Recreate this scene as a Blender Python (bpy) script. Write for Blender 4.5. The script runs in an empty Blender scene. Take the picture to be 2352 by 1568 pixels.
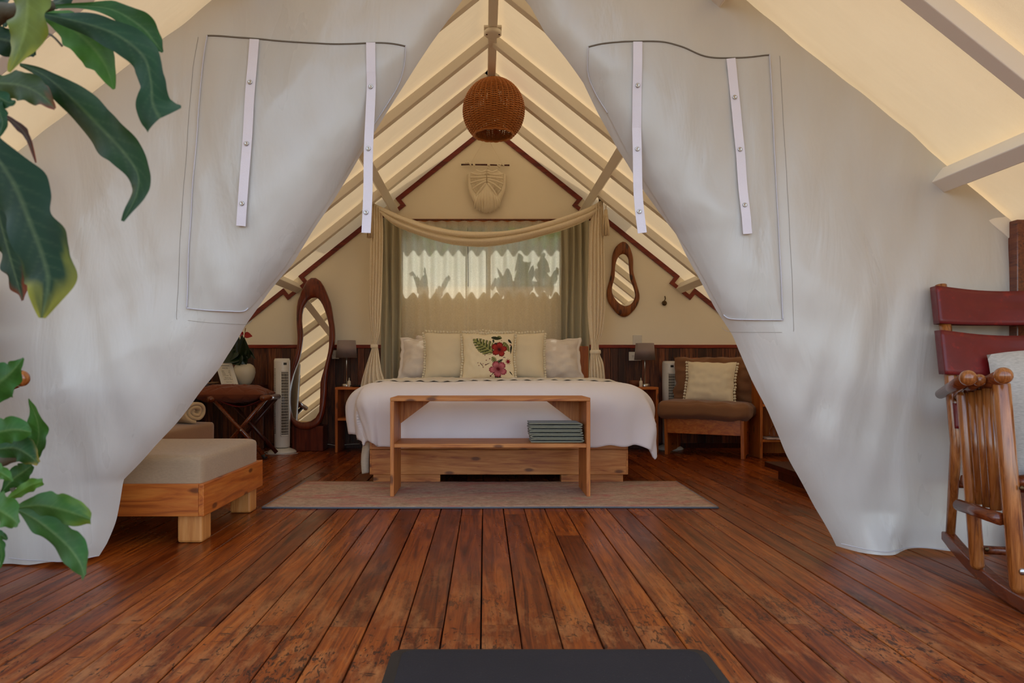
import bpy, bmesh, math, random
from mathutils import Vector, Matrix, noise
random.seed(7)
SC = bpy.context.scene
COL = SC.collection
R = math.radians
F = 1568.0; VX = 1113.0; VY = 846.0; CH = 0.8     # focal length and vanishing point in pixels, camera height

def P(px, py, Y):
    return Vector(((px - VX) * Y / F, Y, CH - (py - VY) * Y / F))

# ---------------------------------------------------------------- camera, light, exposure
cam = bpy.data.cameras.new('camera'); camo = bpy.data.objects.new('camera', cam); COL.objects.link(camo)
camo.location = (0, 0, CH); camo.rotation_euler = (R(90), 0, 0)
cam.sensor_width = 36; cam.lens = 24
cam.shift_x = (1176 - VX) / 2352; cam.shift_y = (VY - 784) / 2352
cam.clip_start = 0.05
cam.dof.use_dof = True; cam.dof.focus_distance = 4.6; cam.dof.aperture_fstop = 6.3
SC.camera = camo
w = bpy.data.worlds.new('world'); SC.world = w; w.use_nodes = True
nt = w.node_tree; nt.nodes.clear()
sky = nt.nodes.new('ShaderNodeTexSky'); sky.sky_type = 'NISHITA'; sky.sun_disc = False
sky.sun_elevation = R(60); sky.sun_rotation = R(10); sky.air_density = 1.0; sky.dust_density = 1.6
bg = nt.nodes.new('ShaderNodeBackground'); bg.inputs[1].default_value = 0.50
wo = nt.nodes.new('ShaderNodeOutputWorld')
hs = nt.nodes.new('ShaderNodeHueSaturation'); hs.inputs['Saturation'].default_value = 0.62      # hazy, cloud-lit sky
nt.links.new(sky.outputs[0], hs.inputs['Color']); nt.links.new(hs.outputs[0], bg.inputs[0]); nt.links.new(bg.outputs[0], wo.inputs[0])
SUN_D = Vector((-0.10, -0.5, -0.866)).normalized()   # direction the sunlight travels
sl = bpy.data.lights.new('sun', 'SUN'); so = bpy.data.objects.new('sun', sl); COL.objects.link(so)
sl.energy = 4.8; sl.angle = R(0.6); sl.color = (1.0, 0.95, 0.87)
so.rotation_euler = SUN_D.to_track_quat('-Z', 'Y').to_euler(); so.location = (0, 6, 9)
SC.view_settings.view_transform = 'Standard'; SC.view_settings.look = 'None'
SC.view_settings.gamma = 1; SC.view_settings.use_curve_mapping = False
SC.view_settings.exposure = 0.28
SC.cycles.use_denoising = True
SC.cycles.max_bounces = 10; SC.cycles.diffuse_bounces = 6; SC.cycles.transparent_max_bounces = 16
SC.cycles.caustics_reflective = False; SC.cycles.caustics_refractive = False
SC.cycles.sample_clamp_indirect = 6

# ---------------------------------------------------------------- materials
def C(r, g, b):
    f = lambda v: (v / 255 / 12.92) if v / 255 <= 0.04045 else ((v / 255 + 0.055) / 1.055) ** 2.4
    return (f(r), f(g), f(b), 1)

class NM:
    def __init__(s, name):
        s.m = bpy.data.materials.new(name); s.m.use_nodes = True
        s.t = s.m.node_tree; s.n = s.t.nodes; s.b = s.n['Principled BSDF']; s.out = s.n['Material Output']
    def add(s, ty, **kw):
        n = s.n.new(ty)
        for k, v in kw.items():
            if k in n.inputs: n.inputs[k].default_value = v
            else: setattr(n, k, v)
        return n
    def l(s, a, b): s.t.links.new(a, b)
    def pos(s, scale=(1, 1, 1), rnd=0.0):
        g = s.add('ShaderNodeNewGeometry'); mp = s.add('ShaderNodeVectorMath', operation='MULTIPLY')
        s.l(g.outputs['Position'], mp.inputs[0]); mp.inputs[1].default_value = scale
        o = mp.outputs[0]
        if rnd:
            oi = s.add('ShaderNodeObjectInfo'); mu = s.add('ShaderNodeMath', operation='MULTIPLY'); mu.inputs[1].default_value = rnd
            s.l(oi.outputs['Random'], mu.inputs[0]); ad = s.add('ShaderNodeVectorMath', operation='ADD')
            s.l(o, ad.inputs[0]); s.l(mu.outputs[0], ad.inputs[1]); o = ad.outputs[0]
        return o
    def noise(s, vec, scale, detail=4, rough=0.55, dist=0.0):
        n = s.add('ShaderNodeTexNoise'); n.inputs['Scale'].default_value = scale; n.inputs['Detail'].default_value = detail
        n.inputs['Roughness'].default_value = rough; n.inputs['Distortion'].default_value = dist
        s.l(vec, n.inputs['Vector']); return n.outputs[0]
    def ramp(s, fac, stops, interp='LINEAR'):
        r = s.add('ShaderNodeValToRGB'); cr = r.color_ramp; cr.interpolation = interp
        while len(cr.elements) < len(stops): cr.elements.new(0.5)
        for e, (p, c) in zip(cr.elements, stops):
            e.position = p; e.color = c if isinstance(c, tuple) else (c, c, c, 1)
        s.l(fac, r.inputs[0]); return r.outputs[0]
    def mix(s, fac, a, b, mode='MIX'):
        m = s.add('ShaderNodeMix', data_type='RGBA', blend_type=mode)
        for sock, v in ((m.inputs[0], fac), (m.inputs[6], a), (m.inputs[7], b)):
            if isinstance(v, (int, float, tuple)): sock.default_value = v
            else: s.l(v, sock)
        return m.outputs[2]
    def math(s, op, a, b=None):
        m = s.add('ShaderNodeMath', operation=op)
        for i, v in enumerate((a, b)):
            if v is None: continue
            if isinstance(v, (int, float)): m.inputs[i].default_value = v
            else: s.l(v, m.inputs[i])
        return m.outputs[0]
    def col(s, v):
        if isinstance(v, tuple): s.b.inputs['Base Color'].default_value = v
        else: s.l(v, s.b.inputs['Base Color'])
    def bump(s, h, strength=0.3, dist=0.002):
        b = s.add('ShaderNodeBump'); b.inputs['Strength'].default_value = strength; b.inputs['Distance'].default_value = dist
        s.l(h, b.inputs['Height']); s.l(b.outputs[0], s.b.inputs['Normal']); return b.outputs[0]
    def rough(s, v, spec=None, coat=None):
        if isinstance(v, (int, float)): s.b.inputs['Roughness'].default_value = v
        else: s.l(v, s.b.inputs['Roughness'])
        if spec is not None: s.b.inputs['Specular IOR Level'].default_value = spec
        if coat: s.b.inputs['Coat Weight'].default_value = coat; s.b.inputs['Coat Roughness'].default_value = 0.15

def plain(name, c, rough=0.6, metal=0.0, bumpy=0.0, bscale=60, spec=0.5, var=0.06, coat=None):
    m = NM(name); p = m.pos()
    n = m.noise(p, bscale, 3); n2 = m.noise(p, 5, 3)
    d = tuple(max(0, v * (1 - var * 3)) for v in c[:3]) + (1,)
    m.col(m.mix(n2, d, c)); m.rough(rough, spec, coat); m.b.inputs['Metallic'].default_value = metal
    if bumpy: m.bump(n, bumpy, 0.004)
    return m.m

def cloth(name, c, weave=400, bumpy=0.35, trans=0.0, rough=0.9, var=0.1, sheen=0.2, slub=0.0, axis=(1, 1, 1)):
    m = NM(name); p = m.pos()
    a = m.noise(m.pos((weave * .15, weave * .15, weave)), 1.0, 2); b = m.noise(m.pos((weave, weave, weave * .15)), 1.0, 2)
    h = m.math('ADD', a, b); n2 = m.noise(p, 4, 4)
    d = tuple(v * (1 - var * 2) for v in c[:3]) + (1,)
    cc = m.mix(n2, d, c)
    if slub: cc = m.mix(m.ramp(a, [(0.42, 0.0), (0.62, 1.0)]), cc, tuple(v * (1 - slub) for v in c[:3]) + (1,))
    m.col(cc); m.rough(rough, 0.25); m.b.inputs['Sheen Weight'].default_value = sheen
    nrm = m.bump(h, bumpy, 0.0015)
    if trans:
        t = m.add('ShaderNodeBsdfTranslucent'); m.l(cc, t.inputs[0]); m.l(nrm, t.inputs['Normal'])
        ms = m.add('ShaderNodeMixShader'); ms.inputs[0].default_value = trans
        m.l(m.b.outputs[0], ms.inputs[1]); m.l(t.outputs[0], ms.inputs[2]); m.l(ms.outputs[0], m.out.inputs[0])
    return m.m

def wood(name, dark, mid, light, axis='y', scale=1.0, rough=0.45, knots=True, coat=None, spread=0.5, gl=1.0):
    """grain runs along the given axis"""
    m = NM(name)
    st = {'x': (0.08, 1, 1), 'y': (1, 0.08, 1), 'z': (1, 1, 0.08)}[axis]
    p = m.pos(tuple(v * 34 * scale for v in st), 37.0)
    n1 = m.noise(p, 1.0, 6, 0.6, 1.2); n2 = m.noise(m.pos(tuple(v * 90 * scale for v in st), 11.0), 1.0, 3)
    base = m.ramp(n1, [(0.32, dark), (0.46, mid), (0.66, light)])
    oi = m.add('ShaderNodeObjectInfo')
    v = m.ramp(oi.outputs['Random'], [(0.0, 1 - spread * .6), (1.0, 1 + spread * .2)])
    base = m.mix(1.0, base, v, 'MULTIPLY')
    base = m.mix(m.ramp(n2, [(0.35, 0.35 * gl), (0.55, 0.0)]), base, dark)
    if knots:
        sp_ = m.add('ShaderNodeSeparateXYZ'); m.l(m.pos((1, 1, 1), 3.0), sp_.inputs[0]); cb = m.add('ShaderNodeCombineXYZ')
        a_, b_, ka, kb = {'x': (0, 2, 2.4, 6), 'y': (1, 2, 2.4, 6), 'z': (2, 1, 2.4, 6)}[axis]
        m.l(m.math('MULTIPLY', sp_.outputs[a_], ka), cb.inputs[0])
        m.l(m.math('MULTIPLY', sp_.outputs[b_] if axis != 'z' else m.math('ADD', sp_.outputs[0], sp_.outputs[1]), kb), cb.inputs[1])
        vo = m.add('ShaderNodeTexVoronoi', voronoi_dimensions='2D'); vo.inputs['Scale'].default_value = 1.0
        m.l(cb.outputs[0], vo.inputs['Vector'])
        k = m.ramp(m.math('ADD', vo.outputs['Distance'], m.math('MULTIPLY', n1, .05)), [(0.075, 0.85), (0.125, 0.0)])
        base = m.mix(k, base, tuple(c * .35 for c in dark[:3]) + (1,))
    m.col(base); m.rough(rough, 0.45, coat); m.bump(n2, 0.15, 0.001)
    return m.m

M = {}
def roof_fabric():
    m = NM('roof_canvas'); p = m.pos()
    n = m.noise(p, 3, 5); fine = m.noise(m.pos((1, 1, 1)), 500, 2)
    c = m.mix(n, C(228, 212, 180), C(238, 224, 194)); m.col(c); m.rough(0.85, 0.2)
    nrm = m.bump(m.math('ADD', m.noise(m.pos((1.5, 6, 1.5)), 1.0, 3), m.math('MULTIPLY', fine, .08)), 0.35, 0.03)
    t = m.add('ShaderNodeBsdfTranslucent'); m.l(m.mix(1.0, c, (0.95, 0.84, 0.70, 1), 'MULTIPLY'), t.inputs[0]); m.l(nrm, t.inputs['Normal'])
    ms = m.add('ShaderNodeMixShader'); ms.inputs[0].default_value = 0.17
    m.l(m.b.outputs[0], ms.inputs[1]); m.l(t.outputs[0], ms.inputs[2]); m.l(ms.outputs[0], m.out.inputs[0])
    return m.m
M['roof'] = roof_fabric()
M['painted'] = plain('painted_beam', C(238, 231, 218), 0.5, bumpy=0.1, bscale=40, var=0.03)
M['wallcanvas'] = cloth('wall_canvas', C(246, 236, 214), 300, 0.15, 0.0, 0.9, 0.03, 0.0)
def vinyl():
    m = NM('flap_vinyl'); p = m.pos()
    big = m.noise(m.pos((5, 5, 1.6)), 1.0, 4, .5, .6); crease = m.noise(m.pos((8, 8, 3.5)), 1.0, 4, .55, .25); fine = m.noise(p, 350, 2)
    m.col(m.mix(big, C(190, 187, 180), C(208, 205, 199)))
    h = m.math('ADD', m.math('ADD', m.math('MULTIPLY', big, .7), m.math('MULTIPLY', crease, .16)), m.math('MULTIPLY', fine, .006))
    m.bump(h, 0.4, 0.05); m.rough(m.ramp(big, [(0.0, 0.10), (1.0, 0.56)]), 0.65)
    t = m.add('ShaderNodeBsdfTranslucent'); t.inputs[0].default_value = C(225, 215, 195)
    ms = m.add('ShaderNodeMixShader'); ms.inputs[0].default_value = 0.08
    m.l(m.b.outputs[0], ms.inputs[1]); m.l(t.outputs[0], ms.inputs[2]); m.l(ms.outputs[0], m.out.inputs[0])
    return m.m
M['vinyl'] = vinyl()
M['webbing'] = cloth('white_webbing', C(232, 228, 238), 900, 0.5, 0, 0.8, 0.03)
M['piping'] = plain('white_piping', C(208, 207, 216), 0.5)
M['stitch'] = plain('stitch_thread', C(158, 151, 140), 0.8)
M['seam'] = plain('seam_thread', C(120, 112, 100), 0.8)
M['chrome'] = plain('brushed_metal', C(190, 188, 184), 0.28, 1.0, var=0.02)
M['brass'] = plain('antique_brass', C(92, 74, 52), 0.4, 1.0)
M['black'] = plain('black_plastic', C(18, 17, 18), 0.4)
M['dark'] = plain('under_bed_shade', C(10, 8, 7), 0.9)
M['whiteplastic'] = plain('white_plastic', C(216, 211, 202), 0.35, var=0.01)
M['redtrim'] = wood('red_trim_wood', C(84, 20, 8), C(124, 34, 14), C(146, 50, 20), 'x', 1, 0.4, False)
M['orangetrim'] = wood('orange_trim_wood', C(150, 74, 26), C(180, 96, 36), C(196, 116, 50), 'x', 1, 0.45, False)
M['wains'] = wood('wainscot_wood', C(46, 17, 9), C(92, 44, 24), C(140, 82, 48), 'z', 1.0, 0.42, False, spread=1.3)

def floor_wood():
    m = NM('floor_planks')
    p = m.pos((26, 1.5, 26), 53.0)
    n1 = m.noise(p, 1.0, 6, .6, 1.6); n2 = m.noise(m.pos((160, 9, 160), 13.0), 1.0, 4)
    base = m.ramp(n1, [(0.24, C(54, 22, 8)), (0.42, C(118, 56, 18)), (0.56, C(156, 82, 28)), (0.76, C(188, 114, 46))])
    oi = m.add('ShaderNodeObjectInfo')
    tint = m.ramp(oi.outputs['Random'], [(0.0, C(176, 148, 130)), (0.25, C(232, 212, 190)), (0.5, C(255, 240, 210)), (0.7, C(196, 165, 148)), (0.85, C(240, 222, 195)), (1.0, C(255, 255, 225))])
    base = m.mix(1.0, base, tint, 'MULTIPLY')
    base = m.mix(m.ramp(n2, [(0.30, 0.40), (0.46, 0.0)]), base, C(48, 20, 9))
    g = m.add('ShaderNodeNewGeometry'); sep = m.add('ShaderNodeSeparateXYZ'); m.l(g.outputs['Position'], sep.inputs[0])
    mr = m.add('ShaderNodeMapRange'); mr.inputs[1].default_value = 3.1; mr.inputs[2].default_value = 1.9
    m.l(sep.outputs[1], mr.inputs[0]); wear = mr.outputs[0]                      # worn where people step in
    ng = m.noise(m.pos((70, 22, 70), 7.0), 1.0, 5, .65, 1.0); ng2 = m.noise(m.pos((14, 40, 14), 3.0), 1.0, 5, .6, .5)
    patch = m.noise(m.pos((3, 2, 3), 0), 1.0, 4)
    pits = m.ramp(m.math('MULTIPLY', ng, m.ramp(patch, [(0.35, .8), (0.65, 1.12)])), [(0.565, 0.0), (0.61, 1.0)])
    cuts = m.ramp(ng2, [(0.635, 0.0), (0.68, 1.0)])
    dk = m.math('MULTIPLY', m.math('MAXIMUM', pits, cuts), m.math('MULTIPLY', wear, .85))
    pale = m.math('MULTIPLY', m.ramp(m.noise(m.pos((9, 3, 9), 2.0), 1.0, 6, .75), [(0.48, 0.0), (0.66, .75)]), wear)
    base = m.mix(pale, base, C(176, 116, 66)); base = m.mix(dk, base, C(34, 18, 12))
    m.col(base)
    rr = m.math('ADD', m.math('MULTIPLY', wear, .20), m.ramp(m.noise(m.pos((6, 3, 6), 1.0), 1.0, 4), [(0.3, .22), (0.7, .36)]))
    m.rough(rr, 0.36)
    h = m.math('SUBTRACT', m.math('ADD', m.math('MULTIPLY', n2, .25), m.math('MULTIPLY', patch, .8)), m.math('MULTIPLY', dk, .7))
    m.bump(h, 0.35, 0.003)
    return m.m
M['floor'] = floor_wood()
M['subfloor'] = plain('dark_subfloor', C(14, 8, 5), 0.9)
M['pine_x'] = wood('pine_along', C(150, 78, 32), C(190, 118, 56), C(208, 142, 76), 'x', .8, .5, True, spread=.12)
M['pine_z'] = wood('pine_upright', C(150, 78, 32), C(190, 116, 54), C(204, 134, 70), 'z', .8, .5, True, spread=.12)
M['oran_x'] = wood('orange_pine_along', C(148, 72, 22), C(184, 98, 34), C(202, 122, 50), 'x', .8, .38, True, spread=.12)
M['oran_y'] = wood('orange_pine_deep', C(148, 72, 22), C(184, 98, 34), C(202, 122, 50), 'y', .8, .38, True, spread=.12)
M['oran_z'] = wood('orange_pine_upright', C(138, 66, 22), C(170, 90, 34), C(190, 112, 46), 'z', .8, .38, True, spread=.12)
M['leg_pine'] = wood('light_pine_leg', C(170, 100, 44), C(196, 130, 66), C(208, 146, 84), 'z', .6, .45, False, spread=.1)
M['mahog'] = wood('dark_red_wood', C(38, 12, 7), C(66, 22, 11), C(90, 34, 16), 'z', .8, .34, False)
M['mirrorwood'] = wood('reddish_mirror_wood', C(58, 18, 9), C(98, 34, 15), C(122, 50, 24), 'z', .8, .34, False)
M['cord'] = cloth('macrame_cotton', C(250, 238, 214), 300, .4)
M['teak'] = wood('teak_frame', C(76, 36, 12), C(128, 68, 26), C(156, 92, 42), 'z', .9, .35, True, spread=.1)
M['chairwood'] = wood('varnished_chair_wood', C(96, 48, 18), C(146, 84, 36), C(172, 108, 54), 'z', 1.6, .22, False, coat=.6, spread=.1)
M['chairred'] = wood('varnished_red_wood', C(70, 28, 12), C(104, 46, 20), C(124, 62, 28), 'y', 1.6, .24, False, coat=.35, spread=.1)
def leather():
    m = NM('oxblood_leather'); p = m.pos(); n = m.noise(p, 9, 5, .7); n2 = m.noise(p, 24, 4, .7); f = m.noise(p, 240, 3)
    c = m.mix(n, C(78, 12, 18), C(118, 20, 20)); c = m.mix(m.ramp(n2, [(0.58, 0.0), (0.72, .6)]), c, C(150, 30, 14))
    m.col(c); m.rough(m.ramp(n2, [(0.3, .32), (0.7, .5)]), 0.5); m.bump(f, .15, .001); return m.m
M['leather'] = leather()
M['linen_light'] = cloth('light_linen', C(196, 192, 184), 420, .5, slub=.28)
M['linen_seat'] = cloth('daybed_linen', C(178, 152, 122), 420, .5, slub=.2)
M['linen_taupe'] = cloth('taupe_linen', C(150, 112, 78), 420, .4, slub=.15)
M['linen_brown'] = cloth('brown_linen', C(138, 96, 66), 420, .4, slub=.12)
M['brown_velvet'] = cloth('brown_velvet', C(116, 60, 36), 500, .3, sheen=.1)
M['fleece'] = cloth('cream_fleece', C(200, 172, 132), 160, .6)
M['cotton'] = cloth('white_cotton', C(232, 224, 226), 500, .15, 0, .85, .03)
M['cotton_warm'] = cloth('white_pillow_cotton', C(232, 220, 208), 500, .15, 0, .85, .03)
M['cream'] = cloth('cream_cushion_cotton', C(232, 218, 188), 500, .2, 0, .9, .03)
M['pom'] = cloth('cream_pompom', C(236, 226, 200), 700, .6)
M['knit'] = cloth('cream_knit', C(222, 208, 184), 160, .8, slub=.15)
M['drape'] = cloth('sage_drape', C(196, 188, 160), 500, .15, 0.12)
M['tassel'] = cloth('cream_cotton_cord', C(232, 212, 178), 300, .5)
M['shade'] = cloth('grey_lampshade', C(164, 146, 142), 500, .3, .15)
M['placemat'] = cloth('sage_placemat', C(138, 138, 118), 500, .5, slub=.2)
M['wicker'] = plain('wicker_cane', C(198, 122, 52), 0.45, bumpy=.2, var=.10)
M['basket'] = plain('dark_basket', C(110, 62, 36), 0.7, bumpy=.5)
def basketmat():
    m = NM('banded_basket'); p = m.pos((1, 1, 1)); wv = m.noise(m.pos((20, 20, 130)), 1.0, 3)
    m.col(m.ramp(wv, [(0.42, C(84, 62, 42)), (0.52, C(190, 168, 132)), (0.7, C(206, 186, 150))])); m.rough(.85); m.bump(wv, .6, .004); return m.m
M['banded'] = basketmat()
M['ceramic'] = plain('white_ceramic', C(206, 196, 174), 0.35, bumpy=.1, bscale=30, var=.02)
M['red'] = plain('red_spathe', C(168, 16, 14), 0.3)
M['spadix'] = plain('spadix_yellow', C(150, 96, 30), 0.5)
M['dkleaf'] = plain('anthurium_leaf', C(22, 46, 18), 0.35, var=.2)
M['paper'] = plain('card_paper', C(214, 206, 190), 0.6, var=.01)
M['ink'] = plain('printed_ink', C(70, 62, 58), 0.8)
M['yellow'] = plain('yellow_card', C(196, 140, 40), 0.6)
M['bottle'] = plain('dark_bottle_glass', C(10, 12, 12), 0.12)
M['towel'] = cloth('pale_paper_towel', C(200, 176, 168), 300, .3)
def matmat():
    m = NM('rubber_doormat'); p = m.pos(); n = m.noise(p, 260, 3, .7); n2 = m.noise(p, 3, 4)
    c = m.mix(n2, C(34, 31, 33), C(46, 42, 44)); c = m.mix(m.ramp(n, [(.66, 0.0), (.72, .6)]), c, C(120, 112, 104)); m.col(c); m.rough(.85, .3); m.bump(n, .8, .003); return m.m
M['mat'] = matmat(); M['rubber'] = plain('black_rubber', C(26, 25, 26), .55)
def rugmat():
    m = NM('faded_rug'); p = m.pos((1, 1, 1))
    a = m.noise(m.pos((3.4, 9, 1)), 1.0, 7, .75, .8); b = m.noise(m.pos((16, 30, 1)), 1.0, 7, .8, .4); f = m.noise(m.pos((240, 240, 40)), 1.0, 2)
    st = m.noise(m.pos((40, 200, 1)), 1.0, 3, .6)
    vo = m.add('ShaderNodeTexVoronoi'); vo.inputs['Scale'].default_value = 1.0; vo.distance = 'MANHATTAN'; m.l(m.pos((4.2, 7, 0)), vo.inputs['Vector'])
    c = m.ramp(b, [(0.3, C(140, 116, 102)), (0.5, C(184, 158, 136)), (0.7, C(206, 184, 160))])
    c = m.mix(m.ramp(m.math('ADD', a, m.math('MULTIPLY', b, .4)), [(0.68, 0.0), (0.84, .6)]), c, C(182, 86, 90))
    ring = m.ramp(vo.outputs['Distance'], [(0.30, 0.0), (0.34, .55), (0.38, 0.0), (.52, 0.0), (.56, .4), (.6, 0.0)])
    c = m.mix(m.math('MULTIPLY', ring, b), c, C(96, 84, 96))
    c = m.mix(m.ramp(st, [(0.54, 0.0), (0.68, .55)]), c, C(90, 74, 72))
    m.col(c); m.rough(.95, .1); m.bump(m.math('ADD', f, m.math('MULTIPLY', st, .5)), .7, .004); return m.m
M['rug'] = rugmat(); M['rugedge'] = cloth('grey_rug_binding', C(96, 98, 106), 500, .5)
def mirror():
    m = NM('mirror_glass'); m.col((0.93, 0.92, 0.88, 1)); m.b.inputs['Metallic'].default_value = 1; m.rough(m.ramp(m.noise(m.pos(), 4, 3), [(0, .01), (1, .03)])); return m.m
M['mirror'] = mirror()
def glass():
    m = NM('window_glass'); t = m.add('ShaderNodeBsdfTransparent'); t.inputs[0].default_value = (.93, .95, .93, 1)
    g = m.add('ShaderNodeBsdfGlossy'); g.inputs['Roughness'].default_value = .02
    ms = m.add('ShaderNodeMixShader'); ms.inputs[0].default_value = .06; m.l(t.outputs[0], ms.inputs[1]); m.l(g.outputs[0], ms.inputs[2]); m.l(ms.outputs[0], m.out.inputs[0]); return m.m
M['glass'] = glass()
def sheer(name, c, see, tr=.6):
    m = NM(name); t = m.add('ShaderNodeBsdfTransparent'); tl = m.add('ShaderNodeBsdfTranslucent'); tl.inputs[0].default_value = c
    df = m.add('ShaderNodeBsdfDiffuse'); df.inputs[0].default_value = c
    n = m.noise(m.pos((500, 500, 60)), 1.0, 2); n2 = m.noise(m.pos((60, 60, 500)), 1.0, 2)
    a = m.add('ShaderNodeMixShader'); a.inputs[0].default_value = tr; m.l(df.outputs[0], a.inputs[1]); m.l(tl.outputs[0], a.inputs[2])
    b = m.add('ShaderNodeMixShader'); m.l(m.ramp(m.math('MULTIPLY', n, n2), [(0.1, see + .12), (0.4, see - .12)]), b.inputs[0]); m.l(a.outputs[0], b.inputs[1]); m.l(t.outputs[0], b.inputs[2]); m.l(b.outputs[0], m.out.inputs[0]); return m.m
M['sheer'] = sheer('sheer_curtain', C(248, 242, 226), .25, .66)
M['net'] = sheer('canopy_gauze', C(250, 240, 220), .10, .30)
def vcol(name, rough=.4, trans=0.0, bumps=.3, bs=60):
    m = NM(name); a = m.add('ShaderNodeVertexColor', layer_name='Col'); n = m.noise(m.pos(), 14, 4)
    c = m.mix(m.math('MULTIPLY', n, .55), a.outputs[0], (0.01, 0.02, 0.008, 1)) if trans else a.outputs[0]
    m.col(c); m.rough(rough, .16 if trans else .4); nrm = m.bump(m.noise(m.pos(), bs, 3), bumps, .002)
    if trans:
        t = m.add('ShaderNodeBsdfTranslucent'); m.l(c, t.inputs[0])
        ms = m.add('ShaderNodeMixShader'); ms.inputs[0].default_value = trans; m.l(m.b.outputs[0], ms.inputs[1]); m.l(t.outputs[0], ms.inputs[2]); m.l(ms.outputs[0], m.out.inputs[0])
    return m.m
M['leaf'] = vcol('broad_leaf', .46, .2)
M['print'] = vcol('printed_cotton', .9, 0, .2, 400)
M['stem'] = plain('woody_stem', C(70, 62, 40), .8, bumpy=.5)
M['hedge'] = cloth('hedge_leaf', C(86, 128, 44), 60, .2, .4)
M['ground'] = plain('garden_ground', C(96, 84, 62), .95, bumpy=.4)
M['gardenwall'] = plain('garden_wall_render', C(150, 140, 120), .9, bumpy=.3)

# ---------------------------------------------------------------- mesh helpers
class MB:
    def __init__(s): s.v = []; s.f = []; s.c = None
    def add(s, vs, fs):
        o = len(s.v); s.v += [Vector(v) for v in vs]; s.f += [tuple(i + o for i in f) for f in fs]; return s
    def box(s, lo, hi, mt=None):
        x0, y0, z0 = lo; x1, y1, z1 = hi
        vs = [Vector(v) for v in ((x0, y0, z0), (x1, y0, z0), (x1, y1, z0), (x0, y1, z0), (x0, y0, z1), (x1, y0, z1), (x1, y1, z1), (x0, y1, z1))]
        if mt: vs = [mt @ v for v in vs]
        return s.add(vs, [(0, 3, 2, 1), (4, 5, 6, 7), (0, 1, 5, 4), (1, 2, 6, 5), (2, 3, 7, 6), (3, 0, 4, 7)])
    def bar(s, a, b, wdt, hgt, up=(0, 0, 1)):
        """square bar from a to b; wdt sideways, hgt along up"""
        a = Vector(a); b = Vector(b); d = (b - a).normalized(); up = Vector(up)
        sd = d.cross(up).normalized(); u = sd.cross(d).normalized()
        vs = []
        for p in (a, b):
            for (i, j) in ((-1, -1), (1, -1), (1, 1), (-1, 1)): vs.append(p + sd * i * wdt / 2 + u * j * hgt / 2)
        return s.add(vs, [(0, 1, 2, 3), (7, 6, 5, 4), (0, 4, 5, 1), (1, 5, 6, 2), (2, 6, 7, 3), (3, 7, 4, 0)])
    def tube(s, pts, r, n=10, cap=True, flat=1.0):
        pts = [Vector(p) for p in pts]; k = len(pts)
        rs = r if isinstance(r, (list, tuple)) else [r] * k
        o = len(s.v); prev = None
        for i, p in enumerate(pts):
            d = (pts[min(i + 1, k - 1)] - pts[max(i - 1, 0)])
            d = d.normalized() if d.length > 1e-9 else Vector((0, 0, 1))
            if prev is None:
                ref = Vector((0, 0, 1)) if abs(d.z) < .9 else Vector((1, 0, 0)); a = d.cross(ref).normalized()
            else:
                a = (prev - d * prev.dot(d)).normalized()
            prev = a; b = d.cross(a)
            for j in range(n):
                t = 2 * math.pi * j / n; s.v.append(p + (a * math.cos(t) + b * math.sin(t) * flat) * rs[i])
        for i in range(k - 1):
            for j in range(n):
                q = (j + 1) % n; s.f.append((o + i * n + j, o + i * n + q, o + (i + 1) * n + q, o + (i + 1) * n + j))
        if cap:
            s.f.append(tuple(o + j for j in reversed(range(n)))); s.f.append(tuple(o + (k - 1) * n + j for j in range(n)))
        return s
    def lathe(s, prof, c, n=24, sx=1, sy=1, cap=True):
        o = len(s.v); c = Vector(c)
        for (r, z) in prof:
            for j in range(n):
                t = 2 * math.pi * j / n; s.v.append(c + Vector((r * math.cos(t) * sx, r * math.sin(t) * sy, z)))
        for i in range(len(prof) - 1):
            for j in range(n):
                q = (j + 1) % n; s.f.append((o + i * n + j, o + i * n + q, o + (i + 1) * n + q, o + (i + 1) * n + j))
        if cap:
            s.f.append(tuple(o + j for j in reversed(range(n)))); s.f.append(tuple(o + (len(prof) - 1) * n + j for j in range(n)))
        return s
    def ball(s, c, r, n=6, sx=1, sy=1, sz=1):
        prof = [(r * math.sin(math.pi * i / n), -r * sz * math.cos(math.pi * i / n)) for i in range(n + 1)]
        prof[0] = (r * .02, prof[0][1]); prof[-1] = (r * .02, prof[-1][1])
        return s.lathe(prof, c, max(6, n + 2), sx, sy)
    def prism(s, poly, vec):
        """poly: 3-D points of one planar face, vec: extrusion"""
        n = len(poly); vec = Vector(vec); a = [Vector(p) for p in poly]; b = [p + vec for p in a]
        return s.add(a + b, [tuple(range(n)), tuple(reversed(range(n, 2 * n)))] + [(i, i + n, (i + 1) % n + n, (i + 1) % n) for i in range(n)])
    def grid(s, fn, nu, nv, close_u=False):
        o = len(s.v)
        for j in range(nv + 1):
            for i in range(nu + 1): s.v.append(Vector(fn(i / nu, j / nv)))
        for j in range(nv):
            for i in range(nu):
                a = o + j * (nu + 1) + i; s.f.append((a, a + 1, a + nu + 2, a + nu + 1))
        return s

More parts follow.
